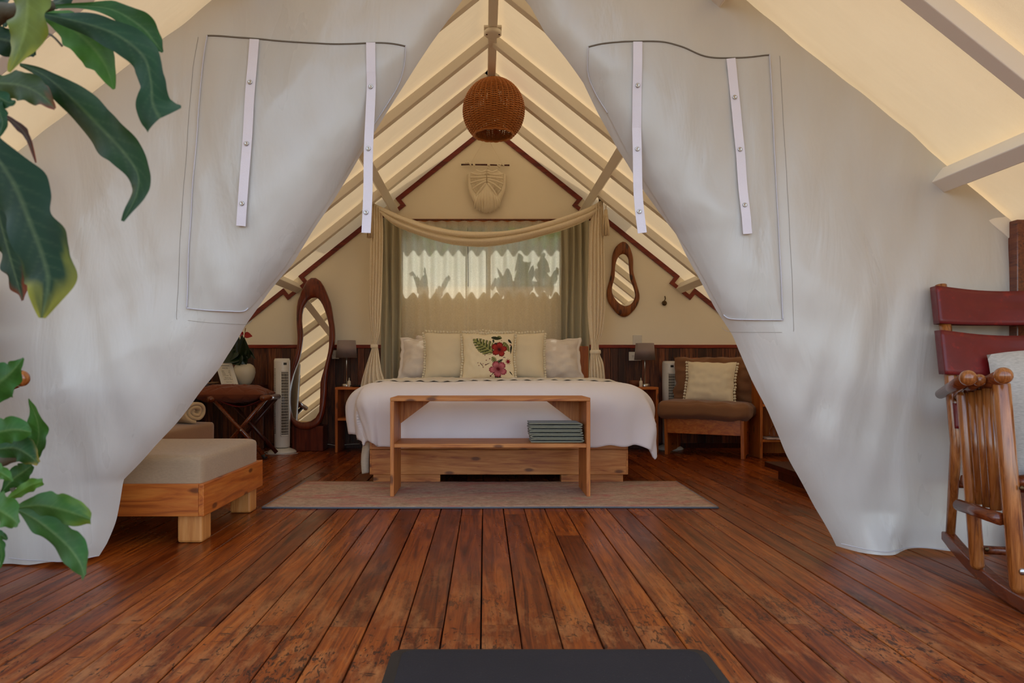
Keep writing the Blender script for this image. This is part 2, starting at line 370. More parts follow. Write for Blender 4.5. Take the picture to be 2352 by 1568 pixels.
def place(o, parent):
    COL.objects.link(o)
    if parent is not None:
        o.parent = parent; o.matrix_parent_inverse = Matrix.Translation(parent_loc[parent.name]).inverted() if parent.name in parent_loc else Matrix.Identity(4)
parent_loc = {}
def obj(name, mb, mat, parent=None, smooth=False, bevel=0, solid=0, sub=0, kind=None, colors=None, recalc=True):
    me = bpy.data.meshes.new(name); me.from_pydata([tuple(v) for v in mb.v], [], mb.f)
    if recalc:
        bm = bmesh.new(); bm.from_mesh(me); bmesh.ops.recalc_face_normals(bm, faces=bm.faces); bm.to_mesh(me); bm.free()
    me.materials.append(mat)
    if colors:
        ca = me.color_attributes.new('Col', 'FLOAT_COLOR', 'POINT')
        for i, c in enumerate(colors): ca.data[i].color = c
    o = bpy.data.objects.new(name, me); place(o, parent)
    if smooth: me.polygons.foreach_set('use_smooth', [True] * len(me.polygons))
    if solid:
        md = o.modifiers.new('solid', 'SOLIDIFY'); md.thickness = solid; md.offset = 0
    if bevel:
        md = o.modifiers.new('bevel', 'BEVEL'); md.width = bevel; md.segments = 2; md.limit_method = 'ANGLE'; md.angle_limit = R(40)
    if sub:
        md = o.modifiers.new('sub', 'SUBSURF'); md.levels = sub; md.render_levels = sub
    if kind: o['kind'] = kind
    return o
def tag(o, label, cat, group=None):
    o['label'] = label; o['category'] = cat
    if group: o['group'] = group
    return o
def thing(name, label, cat, loc, group=None):
    o = bpy.data.objects.new(name, None); COL.objects.link(o); o.location = loc; o.empty_display_size = .05
    parent_loc[o.name] = Vector(loc); return tag(o, label, cat, group)
def struct(name, mb, mat, **kw):
    o = obj(name, mb, mat, None, **kw); o['kind'] = 'structure'; return o
def cat_spline(pts, n, closed=False):
    pts = [Vector(p) for p in pts]; k = len(pts); out = []
    segs = k if closed else k - 1
    for i in range(segs):
        g = lambda j: pts[j % k] if closed else pts[min(max(j, 0), k - 1)]
        p0, p1, p2, p3 = g(i - 1), g(i), g(i + 1), g(i + 2)
        for t in range(n):
            u = t / n; out.append(.5 * ((2 * p1) + (p2 - p0) * u + (2 * p0 - 5 * p1 + 4 * p2 - p3) * u * u + (3 * p1 - p0 - 3 * p2 + p3) * u ** 3))
    if not closed: out.append(pts[-1])
    return out
def lerp_poly(poly, t, key=1, val=0):
    """poly: [(a,b)...]; find value at coordinate key = t"""
    ps = sorted(poly, key=lambda p: p[key])
    if t <= ps[0][key]: return ps[0][val]
    for a, b in zip(ps, ps[1:]):
        if t <= b[key]: return a[val] + (b[val] - a[val]) * (t - a[key]) / (b[key] - a[key])
    return ps[-1][val]
N3 = lambda x, y, z=0: noise.noise(Vector((x, y, z)))
# ================================================================= STRUCTURE
YW = 6.9; XC = 0.045; ZR = 3.27; SL = 0.8; XE = 3.0
ANG = math.atan(SL)
roofz = lambda x: ZR - SL * abs(x - XC)
# ---- floor: sub floor and planks
fl = struct('floor', MB().box((-3.4, -0.6, -0.12), (3.5, 7.1, -0.034)), M['subfloor'])
PW = 0.1178
def plank_mesh(wd, ln):
    b = .0022; t = .03; x0, x1 = 0.0015, wd - 0.0015
    vs = []
    for (y0) in (0, ln):
        vs += [(x0, y0, -t), (x0, y0, -b), (x0 + b, y0, 0), (x1 - b, y0, 0), (x1, y0, -b), (x1, y0, -t)]
    fs = [(i, (i + 1) % 6, (i + 1) % 6 + 6, i + 6) for i in range(6)] + [(5, 4, 3, 2, 1, 0), (6, 7, 8, 9, 10, 11)]
    return MB().add(vs, fs)
random.seed(3)
ncol = 54; x00 = -0.01 - 27 * PW
first_seen = False
for i in range(ncol):
    if i % 2 == (27 % 2): cuts = [-0.6, 2.13 + random.uniform(-.03, .03), random.choice([4.0, 5.4, 6.0]) + random.uniform(-.4, .4), 7.05]
    else: cuts = [-0.6, random.uniform(.2, 1.1), random.choice([3.4, 4.8, 5.6]) + random.uniform(-.5, .5), 7.05]
    for a, b in zip(cuts, cuts[1:]):
        mb = plank_mesh(PW - random.uniform(.0, .0025), b - a - .002)
        o = obj('plank', mb, M['floor'], fl, recalc=True)
        o.location = (x00 + i * PW, a, random.uniform(-.0012, .0006))
# ---- back gable wall with window opening
WX0, WX1, WZ0, WZ1 = -0.84, 0.80, 1.615, 2.26
wb = MB()
def ypoly(mb, pts, y0, th): mb.prism([(x, y0, z) for x, z in pts], (0, th, 0))
ypoly(wb, [(-XE - .1, 0), (WX0, 0), (WX0, roofz(WX0)), (-XE - .1, roofz(-XE - .1))], YW, .03)
ypoly(wb, [(WX1, 0), (XE + .2, 0), (XE + .2, roofz(XE + .2)), (WX1, roofz(WX1))], YW, .03)
ypoly(wb, [(WX0, 0), (WX1, 0), (WX1, WZ0), (WX0, WZ0)], YW, .03)
ypoly(wb, [(WX0, WZ1), (WX1, WZ1), (WX1, roofz(WX1)), (XC, roofz(XC)), (WX0, roofz(WX0))], YW, .03)
wallb = struct('wall_back', wb, M['wallcanvas'])
random.seed(11)
x = -XE; WT = 1.005
while x < XE + .05:
    wd = random.choice([.066, .08, .08, .092])
    p = obj('wainscot_plank', MB().box((x + .001, YW - .018 - random.uniform(0, .004), 0.0), (x + wd - .001, YW, WT)), M['wains'], wallb, bevel=.002)
    x += wd
struct('trim_1', MB().box((-XE, YW - .034, WT), (XE + .1, YW, WT + .034)), M['redtrim'], bevel=.003)
struct('baseboard_back', MB().box((-XE, YW - .03, 0), (XE + .1, YW - .023, .05)), M['mahog'])
# gable trims with the notch around each purlin end
def gable(side):
    tw = .044; y0 = YW - .02
    def pt(xo, perp):    # xo: distance from the ridge, perp: offset below roof line (perpendicular)
        return Vector((XC + side * (xo - perp * math.sin(ANG)), y0, ZR - SL * xo - perp * math.cos(ANG)))
    path = []; nh = .075; dp = .085
    path.append((0, 0))
    for xo in (1.02, 2.0):
        path += [(xo - nh, 0), (xo - nh, dp), (xo + nh, dp), (xo + nh, 0)]
    path.append((3.0, 0))
    mb = MB(); out = [pt(a, b) for a, b in path]
    # offset below
    ins = [(0, tw)]
    for xo in (1.02, 2.0):
        ins += [(xo - nh - tw * .7, tw), (xo - nh - tw * .7, dp + tw * .8), (xo + nh + tw * .7, dp + tw * .8), (xo + nh + tw * .7, tw)]
    ins.append((3.0, tw)); inn = [pt(a, b) for a, b in ins]
    if side: inn[0] = Vector((XC, y0, ZR - tw / math.cos(ANG)))
    for i in range(len(out) - 1):
        mb.prism([out[i], out[i + 1], inn[i + 1], inn[i]], (0, .018, 0))
    return mb
struct('trim_2', gable(-1), M['redtrim']); struct('trim_3', gable(1), M['redtrim'])
struct('trim_4', MB().box((WX0 - .12, YW - .022, WZ1 + .015), (WX1 + .12, YW, WZ1 + .045)), M['orangetrim'], bevel=.003)
# ---- side walls
struct('wall_left', MB().box((-XE - .03, 2.95, 0), (-XE, YW, roofz(-XE))), M['wallcanvas'])
struct('wall_right', MB().box((XE + .06, 3.0, 0), (XE + .09, YW, roofz(XE + .08))), M['wallcanvas'])
wf = struct('wall_front', MB().prism([(2.43, 3.0, 0), (XE + .08, 3.0, 0), (XE + .08, 3.0, roofz(XE + .08) - .02), (2.43, 3.0, roofz(2.43) - .02)], (0, .02, 0)), M['mahog'])
for k in range(5): obj('plank', MB().prism([(2.43 + .13 * k, 2.985, 0), (2.557 + .13 * k, 2.985, 0), (2.557 + .13 * k, 2.985, roofz(2.557 + .13 * k) - .03), (2.43 + .13 * k, 2.985, roofz(2.43 + .13 * k) - .03)], (0, .015, 0)), M['chairred'], wf, bevel=.002)
# ---- window
wn = MB()
wn.box((WX0, YW - .005, WZ0), (WX0 + .03, YW + .04, WZ1)); wn.box((WX1 - .03, YW - .005, WZ0), (WX1, YW + .04, WZ1))
wn.box((WX0, YW - .005, WZ1 - .03), (WX1, YW + .04, WZ1)); wn.box((WX0, YW - .005, WZ0), (WX1, YW + .04, WZ0 + .012))
win = struct('window_1', wn, M['whiteplastic'])
obj('mullion', MB().box((.03, YW - .004, WZ0 + .012), (.075, YW + .036, WZ1 - .03)), M['whiteplastic'], win)
obj('mullion', MB().box((-.172, YW - .004, WZ0 + .012), (-.160, YW + .02, WZ1 - .03)), M['black'], win)
obj('pane', MB().box((WX0 + .03, YW + .012, WZ0 + .012), (.03, YW + .016, WZ1 - .03)), M['glass'], win)
obj('pane', MB().box((.075, YW + .018, WZ0 + .012), (WX1 - .03, YW + .022, WZ1 - .03)), M['glass'], win)
# awning hood outside the window
struct('trim_5', MB().prism([(-1.5, YW + .03, 2.99), (-1.5, YW + .47, 2.87), (1.5, YW + .47, 2.87), (1.5, YW + .03, 2.99)], (0, 0, .02)), M['painted'])
# ---- tent roof
def roof_side(sd):
    def fn(u, v):
        xo = 3.35 * u; y = 1.5 + (7.15 - 1.5) * v
        k = (y - 4.93) / .65 ; sag = .010 * (math.cos(2 * math.pi * k) - 1) * min(1, xo * 2)
        return (XC + sd * xo, y, ZR - SL * xo + sag * .6 + .004 * N3(xo * 3, y * 2, 4))
    return MB().grid(fn, 44, 130)
ce = struct('ceiling', roof_side(-1), M['roof'], smooth=True)
obj('roof_canvas', roof_side(1), M['roof'], ce, smooth=True)
up = {-1: Vector((-math.sin(ANG), 0, math.cos(ANG))), 1: Vector((math.sin(ANG), 0, math.cos(ANG)))}
RD = .066
for y in (1.58, 2.27, 2.97, 3.6, 4.2, 4.93, 5.55, 6.2, 6.98):
    for sd in (-1, 1):
        n = up[sd]; a = Vector((XC, y + .035, ZR - .01)) - n * (RD / 2 + .012); b = Vector((XC + sd * 3.2, y + .035, ZR - .01 - SL * 3.2)) - n * (RD / 2 + .012)
        obj('rafter', MB().bar(a, b, .065, RD, n), M['painted'], ce, bevel=.004)
obj('ridge_beam', MB().box((XC + .012 - .032, 1.5, 3.15), (XC + .012 + .032, YW, 3.262)), M['painted'], ce, bevel=.004)
for xo in (1.01, 1.99):
    for sd in (-1, 1):
        n = up[sd]; c0 = Vector((XC + sd * xo, 1.5, ZR - SL * xo)) - n * .082
        y1 = YW - .002
        a = Vector((c0.x, 1.5, c0.z)); b = Vector((c0.x, y1, c0.z))
        obj('purlin', MB().bar(a, b, .072, .084, n), M['painted'], ce, bevel=.004)
# ---- entrance post at right, outside garden
struct('trim_6', MB().box((2.285, 2.93, 0), (2.44, 3.03, 1.44)), M['chairred'], bevel=.005)
struct('ground', MB().box((-14, -9, -.5), (14, 16, -.42)), M['ground'])
# ================================================================= TENT FLAPS
ybase = lambda x: 2.86 + .045 * x
def PF(px, py):
    Y = 2.86
    for _ in range(4):
        Y = ybase((px - VX) * Y / F)
    p = P(px, py, Y); return (p.x, p.z)
inner_px = {
 -1: [(1108, -86), (1045, 0), (985, 80), (930, 162), (870, 255), (812, 345), (760, 430), (700, 522), (655, 595), (600, 660), (545, 737), (480, 838), (420, 915), (365, 985), (310, 1048), (256, 1110), (247, 1160), (236, 1210), (220, 1262), (205, 1295)],
 1: [(1128, -120), (1172, -60), (1222, 0), (1255, 60), (1300, 115), (1345, 175), (1385, 250), (1425, 315), (1452, 355), (1480, 402), (1528, 470), (1570, 525), (1618, 620), (1662, 705), (1700, 765), (1745, 870), (1784, 945), (1830, 1040), (1880, 1135), (1922, 1215), (1948, 1268)]}
inner = {s: [PF(*p) for p in inner_px[s]] for s in (-1, 1)}
def inner_x(s, z):
    ps = inner[s]; top = max(p[1] for p in ps)
    if z > top: return XC - .012 if s < 0 else XC + .012
    return lerp_poly(ps, z)
def flap_y(s, x, z):
    d = max(0, (inner_x(s, z) - x) * -s * -1) if False else max(0.0, (x - inner_x(s, z)) * s)
    lo = max(0, min(1, (1.9 - z) / 1.9))
    y = ybase(x)
    y += .11 * math.exp(-d / .075) * (0.4 + .6 * min(1, max(0, (2.6 - z))))           # the edge rolls away
    y += .040 * N3(x * 1.5 + s * 5, z * .55, 1) + .022 * N3(x * 4 + z * 1.2 * s, z * .8, 2) * (.4 + lo)
    y += .014 * N3(x * 9 - z * 2.2 * s, z * 1.6, 3) * (.4 + lo) + .010 * N3(x * 4 + z * 3 * s, z * 4, 8) + .016 * abs(N3(x * 2.3 + z * 1.6 * s, z * 1.3 - x * .6 * s, 14))
    # slack folds hanging from roof line
    y += .012 * math.sin((x * 7 + z * 2.5 * s)) * math.exp(-abs(d - 1.2) * 1.5) * (.5 + .5 * N3(x, z, 5))
    if z < .18: y += (.18 - z) * .35 * (N3(x * 5, 0, 9 + s)) - (.18 - z) * .1
    return y
def flap(s):
    zs = [0.012 + i * .0125 for i in range(0, 256)]
    xout = -2.9 if s < 0 else 2.285
    def fn(u, v):
        z = 0.012 + v * 3.2
        xi = inner_x(s, z); rx = (ZR - .03 - z) / SL * s + XC
        xo = min(max(rx, XC), xout) if s > 0 else max(min(rx, XC), xout)
        if (xo - xi) * s < .003: xo = xi + .003 * s
        uu = u ** 1.5; x = xi + (xo - xi) * uu
        zz = z + (.010 * math.sin(x * 14) * max(0, 1 - v * 40))
        return (x, flap_y(s, x, z), max(.006, zz))
    return MB().grid(fn, 150, 190)
def follow_strip(s, pts_px, wd, off=-.006, n=4):
    """a strip on the flap surface along pixel path (pts with local sway)"""
    pts = [PF(*p) for p in pts_px]; cs = cat_spline([Vector((p[0], 0, p[1])) for p in pts], n)
    def fn(u, v):
        i = v * (len(cs) - 1); a = cs[int(i)]; b = cs[min(int(i) + 1, len(cs) - 1)]; c = a.lerp(b, i - int(i))
        d = (cs[min(int(i) + 2, len(cs) - 1)] - cs[max(0, int(i) - 2)]).normalized()
        x = c.x + (u - .5) * wd * d.z * (-1); z = c.z + (u - .5) * wd * d.x
        return (x, min(flap_y(s, c.x, c.z), ybase(c.x) + .03) + off - .012 * v, z)
    return MB().grid(fn, 3, len(cs) * 2)
def seam_tube(s, pts_px, r, off=-.004, close=False):
    pts = [PF(*p) for p in pts_px]; cs = cat_spline([Vector((p[0], 0, p[1])) for p in pts], 14)
    return MB().tube([(c.x, flap_y(s, c.x, c.z) + off, c.z) for c in cs], r, 6)
FL = {}
for s, lab in ((-1, 'left pale vinyl tent flap drawn back beside the daybed, tied window panel sewn on'), (1, 'right pale vinyl tent flap drawn back beside the rocking chair, window panel sewn on')):
    t = thing('tent_flap', lab, 'tent flap', (s * 1.6, ybase(s * 1.6), 0)); FL[s] = t
    obj('canvas_sheet', flap(s), M['vinyl'], t, smooth=True, recalc=False)
panels = {
 -1: dict(L=[(480, 86), (462, 200), (447, 380), (432, 560), (422, 706)], Rr=[(930, 98), (925, 140), (905, 190), (850, 275), (797, 360), (715, 490), (640, 605), (590, 665), (556, 706)],
          top=[(480, 86), (560, 90), (640, 97), (760, 103), (880, 95), (930, 98)], bot=[(422, 706), (470, 711), (520, 713), (545, 712), (556, 704)]),
 1: dict(L=[(1350, 110), (1352, 160), (1372, 205), (1400, 250), (1470, 370), (1540, 478), (1600, 572), (1640, 650), (1676, 720)], Rr=[(1767, 126), (1775, 260), (1783, 440), (1790, 600), (1797, 735)],
         top=[(1350, 110), (1400, 103), (1500, 100), (1560, 110), (1620, 130), (1700, 130), (1767, 126)], bot=[(1676, 720), (1690, 730), (1730, 734), (1797, 735)])}
for s in (-1, 1):
    pn = panels[s]; t = FL[s]
    L = [PF(*p) for p in pn['L']]; Rt = [PF(*p) for p in pn['Rr']]; T = [PF(*p) for p in pn['top']]; B = [PF(*p) for p in pn['bot']]
    def fn(u, v):
        # Coons-like: vertical position between bottom and top curve
        zb_ = lerp_poly(B, B[0][0] + (B[-1][0] - B[0][0]) * u, 0, 1); zt_ = lerp_poly(T, T[0][0] + (T[-1][0] - T[0][0]) * u, 0, 1)
        z = zb_ + (zt_ - zb_) * v
        x = lerp_poly(L, z) + (lerp_poly(Rt, z) - lerp_poly(L, z)) * u
        e = min(u, 1 - u, v, 1 - v) * 12; puff = min(1, e)
        return (x, flap_y(s, x, z) - .007 - .006 * puff * (1 + .8 * N3(x * 5, z * 5, 6)), z)
    obj('window_panel', MB().grid(fn, 70, 80), M['vinyl'], t, smooth=True, recalc=False)
    outer = pn['L'] if s < 0 else pn['Rr']
    obj('panel_piping', seam_tube(s, outer,   .0026, -.012), M['piping'], t, smooth=True)
    obj('panel_piping', seam_tube(s, pn['bot'], .0026, -.013), M['piping'], t, smooth=True)
    obj('panel_piping', seam_tube(s, (pn['Rr'] if s < 0 else pn['L'])[:4], .0022, -.012), M['piping'], t, smooth=True)
    obj('seam', seam_tube(s, pn['top'], .0030, -.009), M['seam'], t, smooth=True)
    cx = [(p[0] + (-24 if s < 0 else 26), p[1]) for p in outer] + [(outer[-1][0] + (-24 if s < 0 else 26), outer[-1][1] + 26)]
    obj('stitching', seam_tube(s, cx, .0008, -.001), M['stitch'], t)
    bb = [(p[0], p[1] + 28) for p in pn['bot']]
    obj('stitching', seam_tube(s, bb, .0008, -.001), M['stitch'], t)
straps = {
 -1: [([(589, 97), (582, 200), (573, 340), (566, 440), (559, 522)], [(581, 197), (573, 336), (563, 472)]),
      ([(852, 99), (852, 200), (846, 342), (845, 440), (841, 535)], [(851, 198), (846, 341), (841, 488)])],
 1: [([(1461, 104), (1461, 200), (1464, 342), (1466, 450), (1475, 535)], [(1462, 201), (1464, 342), (1468, 486)]),
     ([(1678, 135), (1687, 225), (1698, 345), (1704, 450), (1711, 540)], [(1686, 225), (1697, 345), (1705, 474)])]}
for s in (-1, 1):
    for path, snaps in straps[s]:
        st = obj('strap', follow_strip(s, path, .038, -.020), M['webbing'], FL[s], solid=.003)
        for (px, py) in snaps:
            x, z = PF(px, py); v = (path[-1][1] - py) / (path[-1][1] - path[0][1]); 
            y = min(flap_y(s, x, z), ybase(x) + .03) - .020 - .012 * (1 - v) - .003
            mb = MB(); 
            prof = [(.0092, 0), (.0095, .002), (.0078, .0042), (.0045, .003), (.0025, .0012)]
            mb.lathe(prof, (0, 0, 0), 16); mt = Matrix.Translation((x, y, z)) @ Matrix.Rotation(R(90), 4, 'X')
            mb.v = [mt @ q for q in mb.v]
            sn = obj('snap', mb, M['chrome'], st, smooth=True)
    # bottom hem
    hem = [(20, 1281), (80, 1283), (150, 1286), (205, 1284)] if s < 0 else [(1952, 1258), (2020, 1262), (2100, 1258), (2200, 1260), (2300, 1270)]
    obj('hem', seam_tube(s, hem, .0015, -.003), M['seam'] if False else M['piping'], FL[s])
# ================================================================= BED
def soft_box(x0, x1, y0, y1, z0, z1, r=.04, bulge=.01, n=14, seed=0, wr=.004):
    """cushion/mattress block with rounded edges"""
    mb = MB()
    cx, cy, cz = (x0 + x1) / 2, (y0 + y1) / 2, (z0 + z1) / 2; hx, hy, hz = (x1 - x0) / 2, (y1 - y0) / 2, (z1 - z0) / 2
    faces = [((1, 0, 0), (0, 1, 0), (0, 0, 1)), ((-1, 0, 0), (0, -1, 0), (0, 0, 1)), ((0, 1, 0), (-1, 0, 0), (0, 0, 1)), ((0, -1, 0), (1, 0, 0), (0, 0, 1)), ((0, 0, 1), (1, 0, 0), (0, 1, 0)), ((0, 0, -1), (1, 0, 0), (0, -1, 0))]
    for nn, a, b in faces:
        nn, a, b = Vector(nn), Vector(a), Vector(b)
        def fn(u, v):
            q = lambda t: math.copysign(1 - (1 - abs(t)) ** 1.6, t)
            p = nn + a * q(u * 2 - 1) + b * q(v * 2 - 1)
            w_ = Vector((p.x * hx, p.y * hy, p.z * hz))
            inn = Vector((max(-(hx - r), min(hx - r, w_.x)), max(-(hy - r), min(hy - r, w_.y)), max(-(hz - r), min(hz - r, w_.z))))
            d = w_ - inn
            if d.length > 1e-9: w_ = inn + d.normalized() * min(r, d.length if d.length < r else r)
            e = (1 - abs(p.x) ** 3) * (1 - abs(p.y) ** 3) + (1 - abs(p.x) ** 3) * (1 - abs(p.z) ** 3) + (1 - abs(p.y) ** 3) * (1 - abs(p.z) ** 3)
            w_ = w_ + nn * bulge * e + Vector((N3(w_.x * 7, w_.y * 7, seed), N3(w_.y * 7, w_.z * 7, seed + 3), N3(w_.z * 7, w_.x * 7 + w_.y * 9, seed + 7))) * wr
            return (cx + w_.x, cy + w_.y, cz + w_.z)
        mb.grid(fn, n, n)
    return mb
BX = 0.10
bed = thing('bed', 'wide pine bed in the middle of the tent with plain box base', 'bed', (BX, 5.8, 0))
BY0 = 4.75; BY1 = 6.80; bx0, bx1 = BX - .888, BX + .888
obj('foot_board', MB().box((bx0, BY0, .062), (bx1, BY0 + .03, .235)), M['pine_x'], bed, bevel=.003)
obj('foot_board', MB().box((bx0 + .002, BY0 + .001, .237), (bx1 - .002, BY0 + .03, .305)), M['pine_x'], bed, bevel=.003)
for sx in (-1, 1):
    xa = bx0 - .012 if sx < 0 else bx1 - .012
    obj('side_board', MB().box((xa, BY0 + .004, .062), (xa + .024, BY1, .235)), M['pine_x'], bed, bevel=.003)
    obj('side_board', MB().box((xa, BY0 + .004, .237), (xa + .024, BY1, .300)), M['pine_x'], bed, bevel=.003)
obj('plinth', MB().box((bx0 + .01, BY0 + .02, 0), (-.31, BY0 + .10, .060)), M['pine_x'], bed, bevel=.002)
obj('plinth', MB().box((.535, BY0 + .02, 0), (bx1 - .02, BY0 + .10, .060)), M['pine_x'], bed, bevel=.002)
obj('plinth', MB().box((bx0 + .04, BY0 + .5, 0), (bx1 - .04, BY1 - .1, .060)), M['dark'], bed)  # set-back block coloured near-black to paint the shade in the gap under the bed
obj('slat_base', MB().box((bx0 + .012, BY0 + .03, .25), (bx1 - .012, BY1, .27)), M['pine_x'], bed)
hb = MB().box((bx0 - .02, 6.725, .0), (bx1 + .035, 6.76, 1.02)); obj('headboard', hb, M['oran_z'], bed, bevel=.006)
mt_ = obj('mattress', soft_box(bx0 + .03, bx1 - .03, BY0 + .04, 6.71, .27, .60, .05, .004), M['cotton'], None, smooth=True); tag(mt_, 'thick white mattress on the pine bed, under the duvet', 'mattress')
# duvet drape
TOPZ = .690
def drape(s, t, S0, T0, R_, top, extra=0.0, wr=1.0, seed=0):
    """s across from the bed centre, t toward the foot from the head; returns a point"""
    a = max(0.0, abs(s) - S0); b = max(0.0, t - T0); sg = 1 if s > 0 else -1
    if a == 0 and b == 0:
        x, y, z = s, t, top
        nx = ny = 0; l = 0
    else:
        l = (a ** 3.2 + b ** 3.2) ** (1 / 3.2); h = math.hypot(a, b); nx, ny = sg * a / h, b / h
        if l < R_ * math.pi / 2: o = R_ * math.sin(l / R_); dz = R_ * (1 - math.cos(l / R_))
        else: o = R_ + (l - R_ * math.pi / 2) * .03; dz = R_ + (l - R_ * math.pi / 2)
        x = sg * min(abs(s), S0) + nx * o; y = min(t, T0) + ny * o; z = top - dz
    k = min(1.0, l / .25)
    along = t * 1.0 if a > b else s
    f = (.022 * math.sin(along * 17 + 2 * N3(along * 2, l, seed)) * (.35 + .65 * abs(N3(along * 1.3, 3, seed))) + .012 * N3(along * 9, l * 3, seed + 2)) * k * wr
    if b > a and abs(s) < S0 * .8: f *= .35
    x += nx * f * 1.2; y += ny * f * 1.2
    z += .010 * N3(s * 3, t * 3, seed + 5) * wr + .006 * N3(s * 9, t * 7, seed)
    x += .008 * N3(s * 5, t * 8, seed + 8) * k; y += .010 * N3(s * 6, t * 5, seed + 9) * k
    return x, y, z
def duvet_fn(u, v):
    s = (-1.36 + 2.72 * u); t = .62 + (2.44 - .62) * v
    # t measured from y = 6.8 toward the viewer
    T0 = 1.90; S0 = .84
    side = .50 if s < 0 else .53
    smax = S0 + side + (.06 * math.sin(t * 9)) * .3
    s = max(-smax, min(smax, s)) if False else s / 1.36 * smax
    x, y, z = drape(s, t, S0, T0, .20, TOPZ, seed=4)
    a = max(0, abs(s) - S0); b = max(0, t - T0)
    if s < 0 and a > 0 and b > 0:     # corner tucked at the left, loose tip at the right
        k = min(a, b) / .5; z += .10 * k; x += .05 * k
    if s > 0 and a > 0 and b > 0:
        k = min(a, b) / .5; x += .09 * k; z += .035 * k; y += .05 * k
    z += .02 * N3(s * 6, t * 6, 3) * (1 if (a > .4 or b > .4) else 0)
    if a > .02 or b > .02:
        l = max(a, b); puff = math.sin(min(1, l / .52) * math.pi) * .035
        h = math.hypot(a, b); x += (1 if s > 0 else -1) * a / h * puff; y += b / h * puff * .3
    return (BX + x, 6.80 - y, max(z, .03))
dv = thing('duvet', 'white cotton duvet spread over the bed, corner hanging at the right', 'duvet', (BX, 5.6, .69))
obj('cover', MB().grid(duvet_fn, 150, 110), M['cotton'], dv, smooth=True, solid=.02)
def hem_fn(u, v):
    p = Vector(duvet_fn(u, 1)); 
    return p
def blanket_fn(u, v):
    t = .60 + (1.46 - .60) * v; s = (-1.42 + 2.86 * u)
    if s < -.84: t = t + (-.84 - s) * .0
    x, y, z = drape(s, t, .845, 3.0, .215, TOPZ + .020, seed=4, wr=.8)
    a = max(0, abs(s) - .84)
    if a > .02: 
        puff = math.sin(min(1, a / .52) * math.pi) * .04; x += (1 if s > 0 else -1) * puff
    return (BX + x, 6.80 - y, max(z + .006 * math.sin(s * 60) * (1 if v < .06 or v > .96 else 0), .04))
kb = thing('knit_blanket', 'cream knitted blanket laid across the bed below the pillows', 'blanket', (BX, 6.1, .7))
obj('blanket_sheet', MB().grid(blanket_fn, 130, 30), M['knit'], kb, smooth=True, solid=.012)
def tail_fn(u, v):
    y = 4.83 + .30 * u; z = .30 - .245 * v
    return (bx0 - .045 - .022 * math.sin(v * 2.5) + .008 * math.sin(u * 14 + v * 3), y + .03 * v, z)
obj('hanging_end', MB().grid(tail_fn, 20, 16), M['knit'], kb, smooth=True, solid=.05)
# ---------------- cushions
def cushion(w_, h_, th, n=26, seed=0, pinch=.06, wr=.006, sagtop=0.0):
    """in local xz plane, facing -y, base at z=0"""
    def sh(u, v, sgn):
        a, b = u * 2 - 1, v * 2 - 1
        k = max(0, (1 - abs(a) ** 2.6) * (1 - abs(b) ** 2.6)) ** .55
        px_ = a * (w_ / 2) * (1 - pinch * (1 - b * b) * abs(a)); pz = b * (h_ / 2) * (1 - pinch * (1 - a * a) * abs(b))
        y = sgn * th / 2 * k * (1 + .15 * N3(a * 1.5, b * 1.5, seed)) + wr * N3(a * 5, b * 4, seed + sgn) * 1.2
        pz -= sagtop * max(0, b) * (1 - a * a) * h_
        px_ += wr * N3(a * 3, b * 3, seed + 9); pz += wr * N3(a * 3, b * 3, seed + 12)
        return (px_, y if k > .02 else 0, pz + h_ / 2)
    return sh
def tilt(mb, loc, rx=0, rz=0, ry=0):
    mt = Matrix.Translation(loc) @ Matrix.Rotation(rz, 4, 'Z') @ Matrix.Rotation(rx, 4, 'X') @ Matrix.Rotation(ry, 4, 'Y')
    mb.v = [mt @ q for q in mb.v]; return mb
def make_cushion(name, label, cat, loc, w_, h_, th, mat, rx=-.25, rz=0, ry=0, poms=0, seed=0, group=None, flange=0, paint=None, n=26, wr=.006, pinch=.06, sides=(1, 1, 1, 1)):
    t = thing(name, label, cat, loc, group)
    sh = cushion(w_, h_, th, n, seed, pinch, wr)
    if paint:
        mb = MB().grid(lambda u, v: sh(u, v, -1), n * 9, n * 9)
        cols = [paint(i / (n * 9), j / (n * 9)) for j in range(n * 9 + 1) for i in range(n * 9 + 1)]
        obj('printed_front', tilt(mb, loc, rx, rz, ry), M['print'], t, smooth=True, colors=cols)
        obj('cushion_back', tilt(MB().grid(lambda u, v: sh(u, v, 1), n, n), loc, rx, rz, ry), mat, t, smooth=True)
    else:
        mb = MB().grid(lambda u, v: sh(u, v, -1), n, n); mb.grid(lambda u, v: sh(u, v, 1), n, n)
        obj('cushion_cover', tilt(mb, loc, rx, rz, ry), mat, t, smooth=True)
    if poms:
        mb = MB(); rr = random.Random(seed)
        k = poms
        for side in range(4):
            if not sides[side]: continue
            for i in range(k):
                f = (i + .5) / k
                u, v = ((f, 0), (1, f), (f, 1), (0, f))[side]
                x, y, z = sh(u, v, -1); dx, dz = ((0, -1), (1, 0), (0, 1), (-1, 0))[side]
                mb.ball((x + dx * .012, y + rr.uniform(-.004, .004), z + dz * .014), .0120, 6)
        obj('pompom_trim', tilt(mb, loc, rx, rz, ry), M['pom'], t, smooth=True, kind='stuff')
    if flange:
        def fl_(u, v):
            a = u * 4; side = int(min(a, 3.999)); f = a - side
            uu, vv = ((f, 0), (1, f), (1 - f, 1), (0, 1 - f))[side]
            x, y, z = sh(uu, vv, -1); cx_, cz_ = x, z - h_ / 2
            g = 1 + flange * v / max(w_, h_) * 2
            return (cx_ * g, y + .012 * N3(u * 22, v, seed) * v, cz_ * g + h_ / 2)
        obj('flange', tilt(MB().grid(fl_, 120, 2), loc, rx, rz, ry), mat, t, smooth=True, solid=.003)
    return t
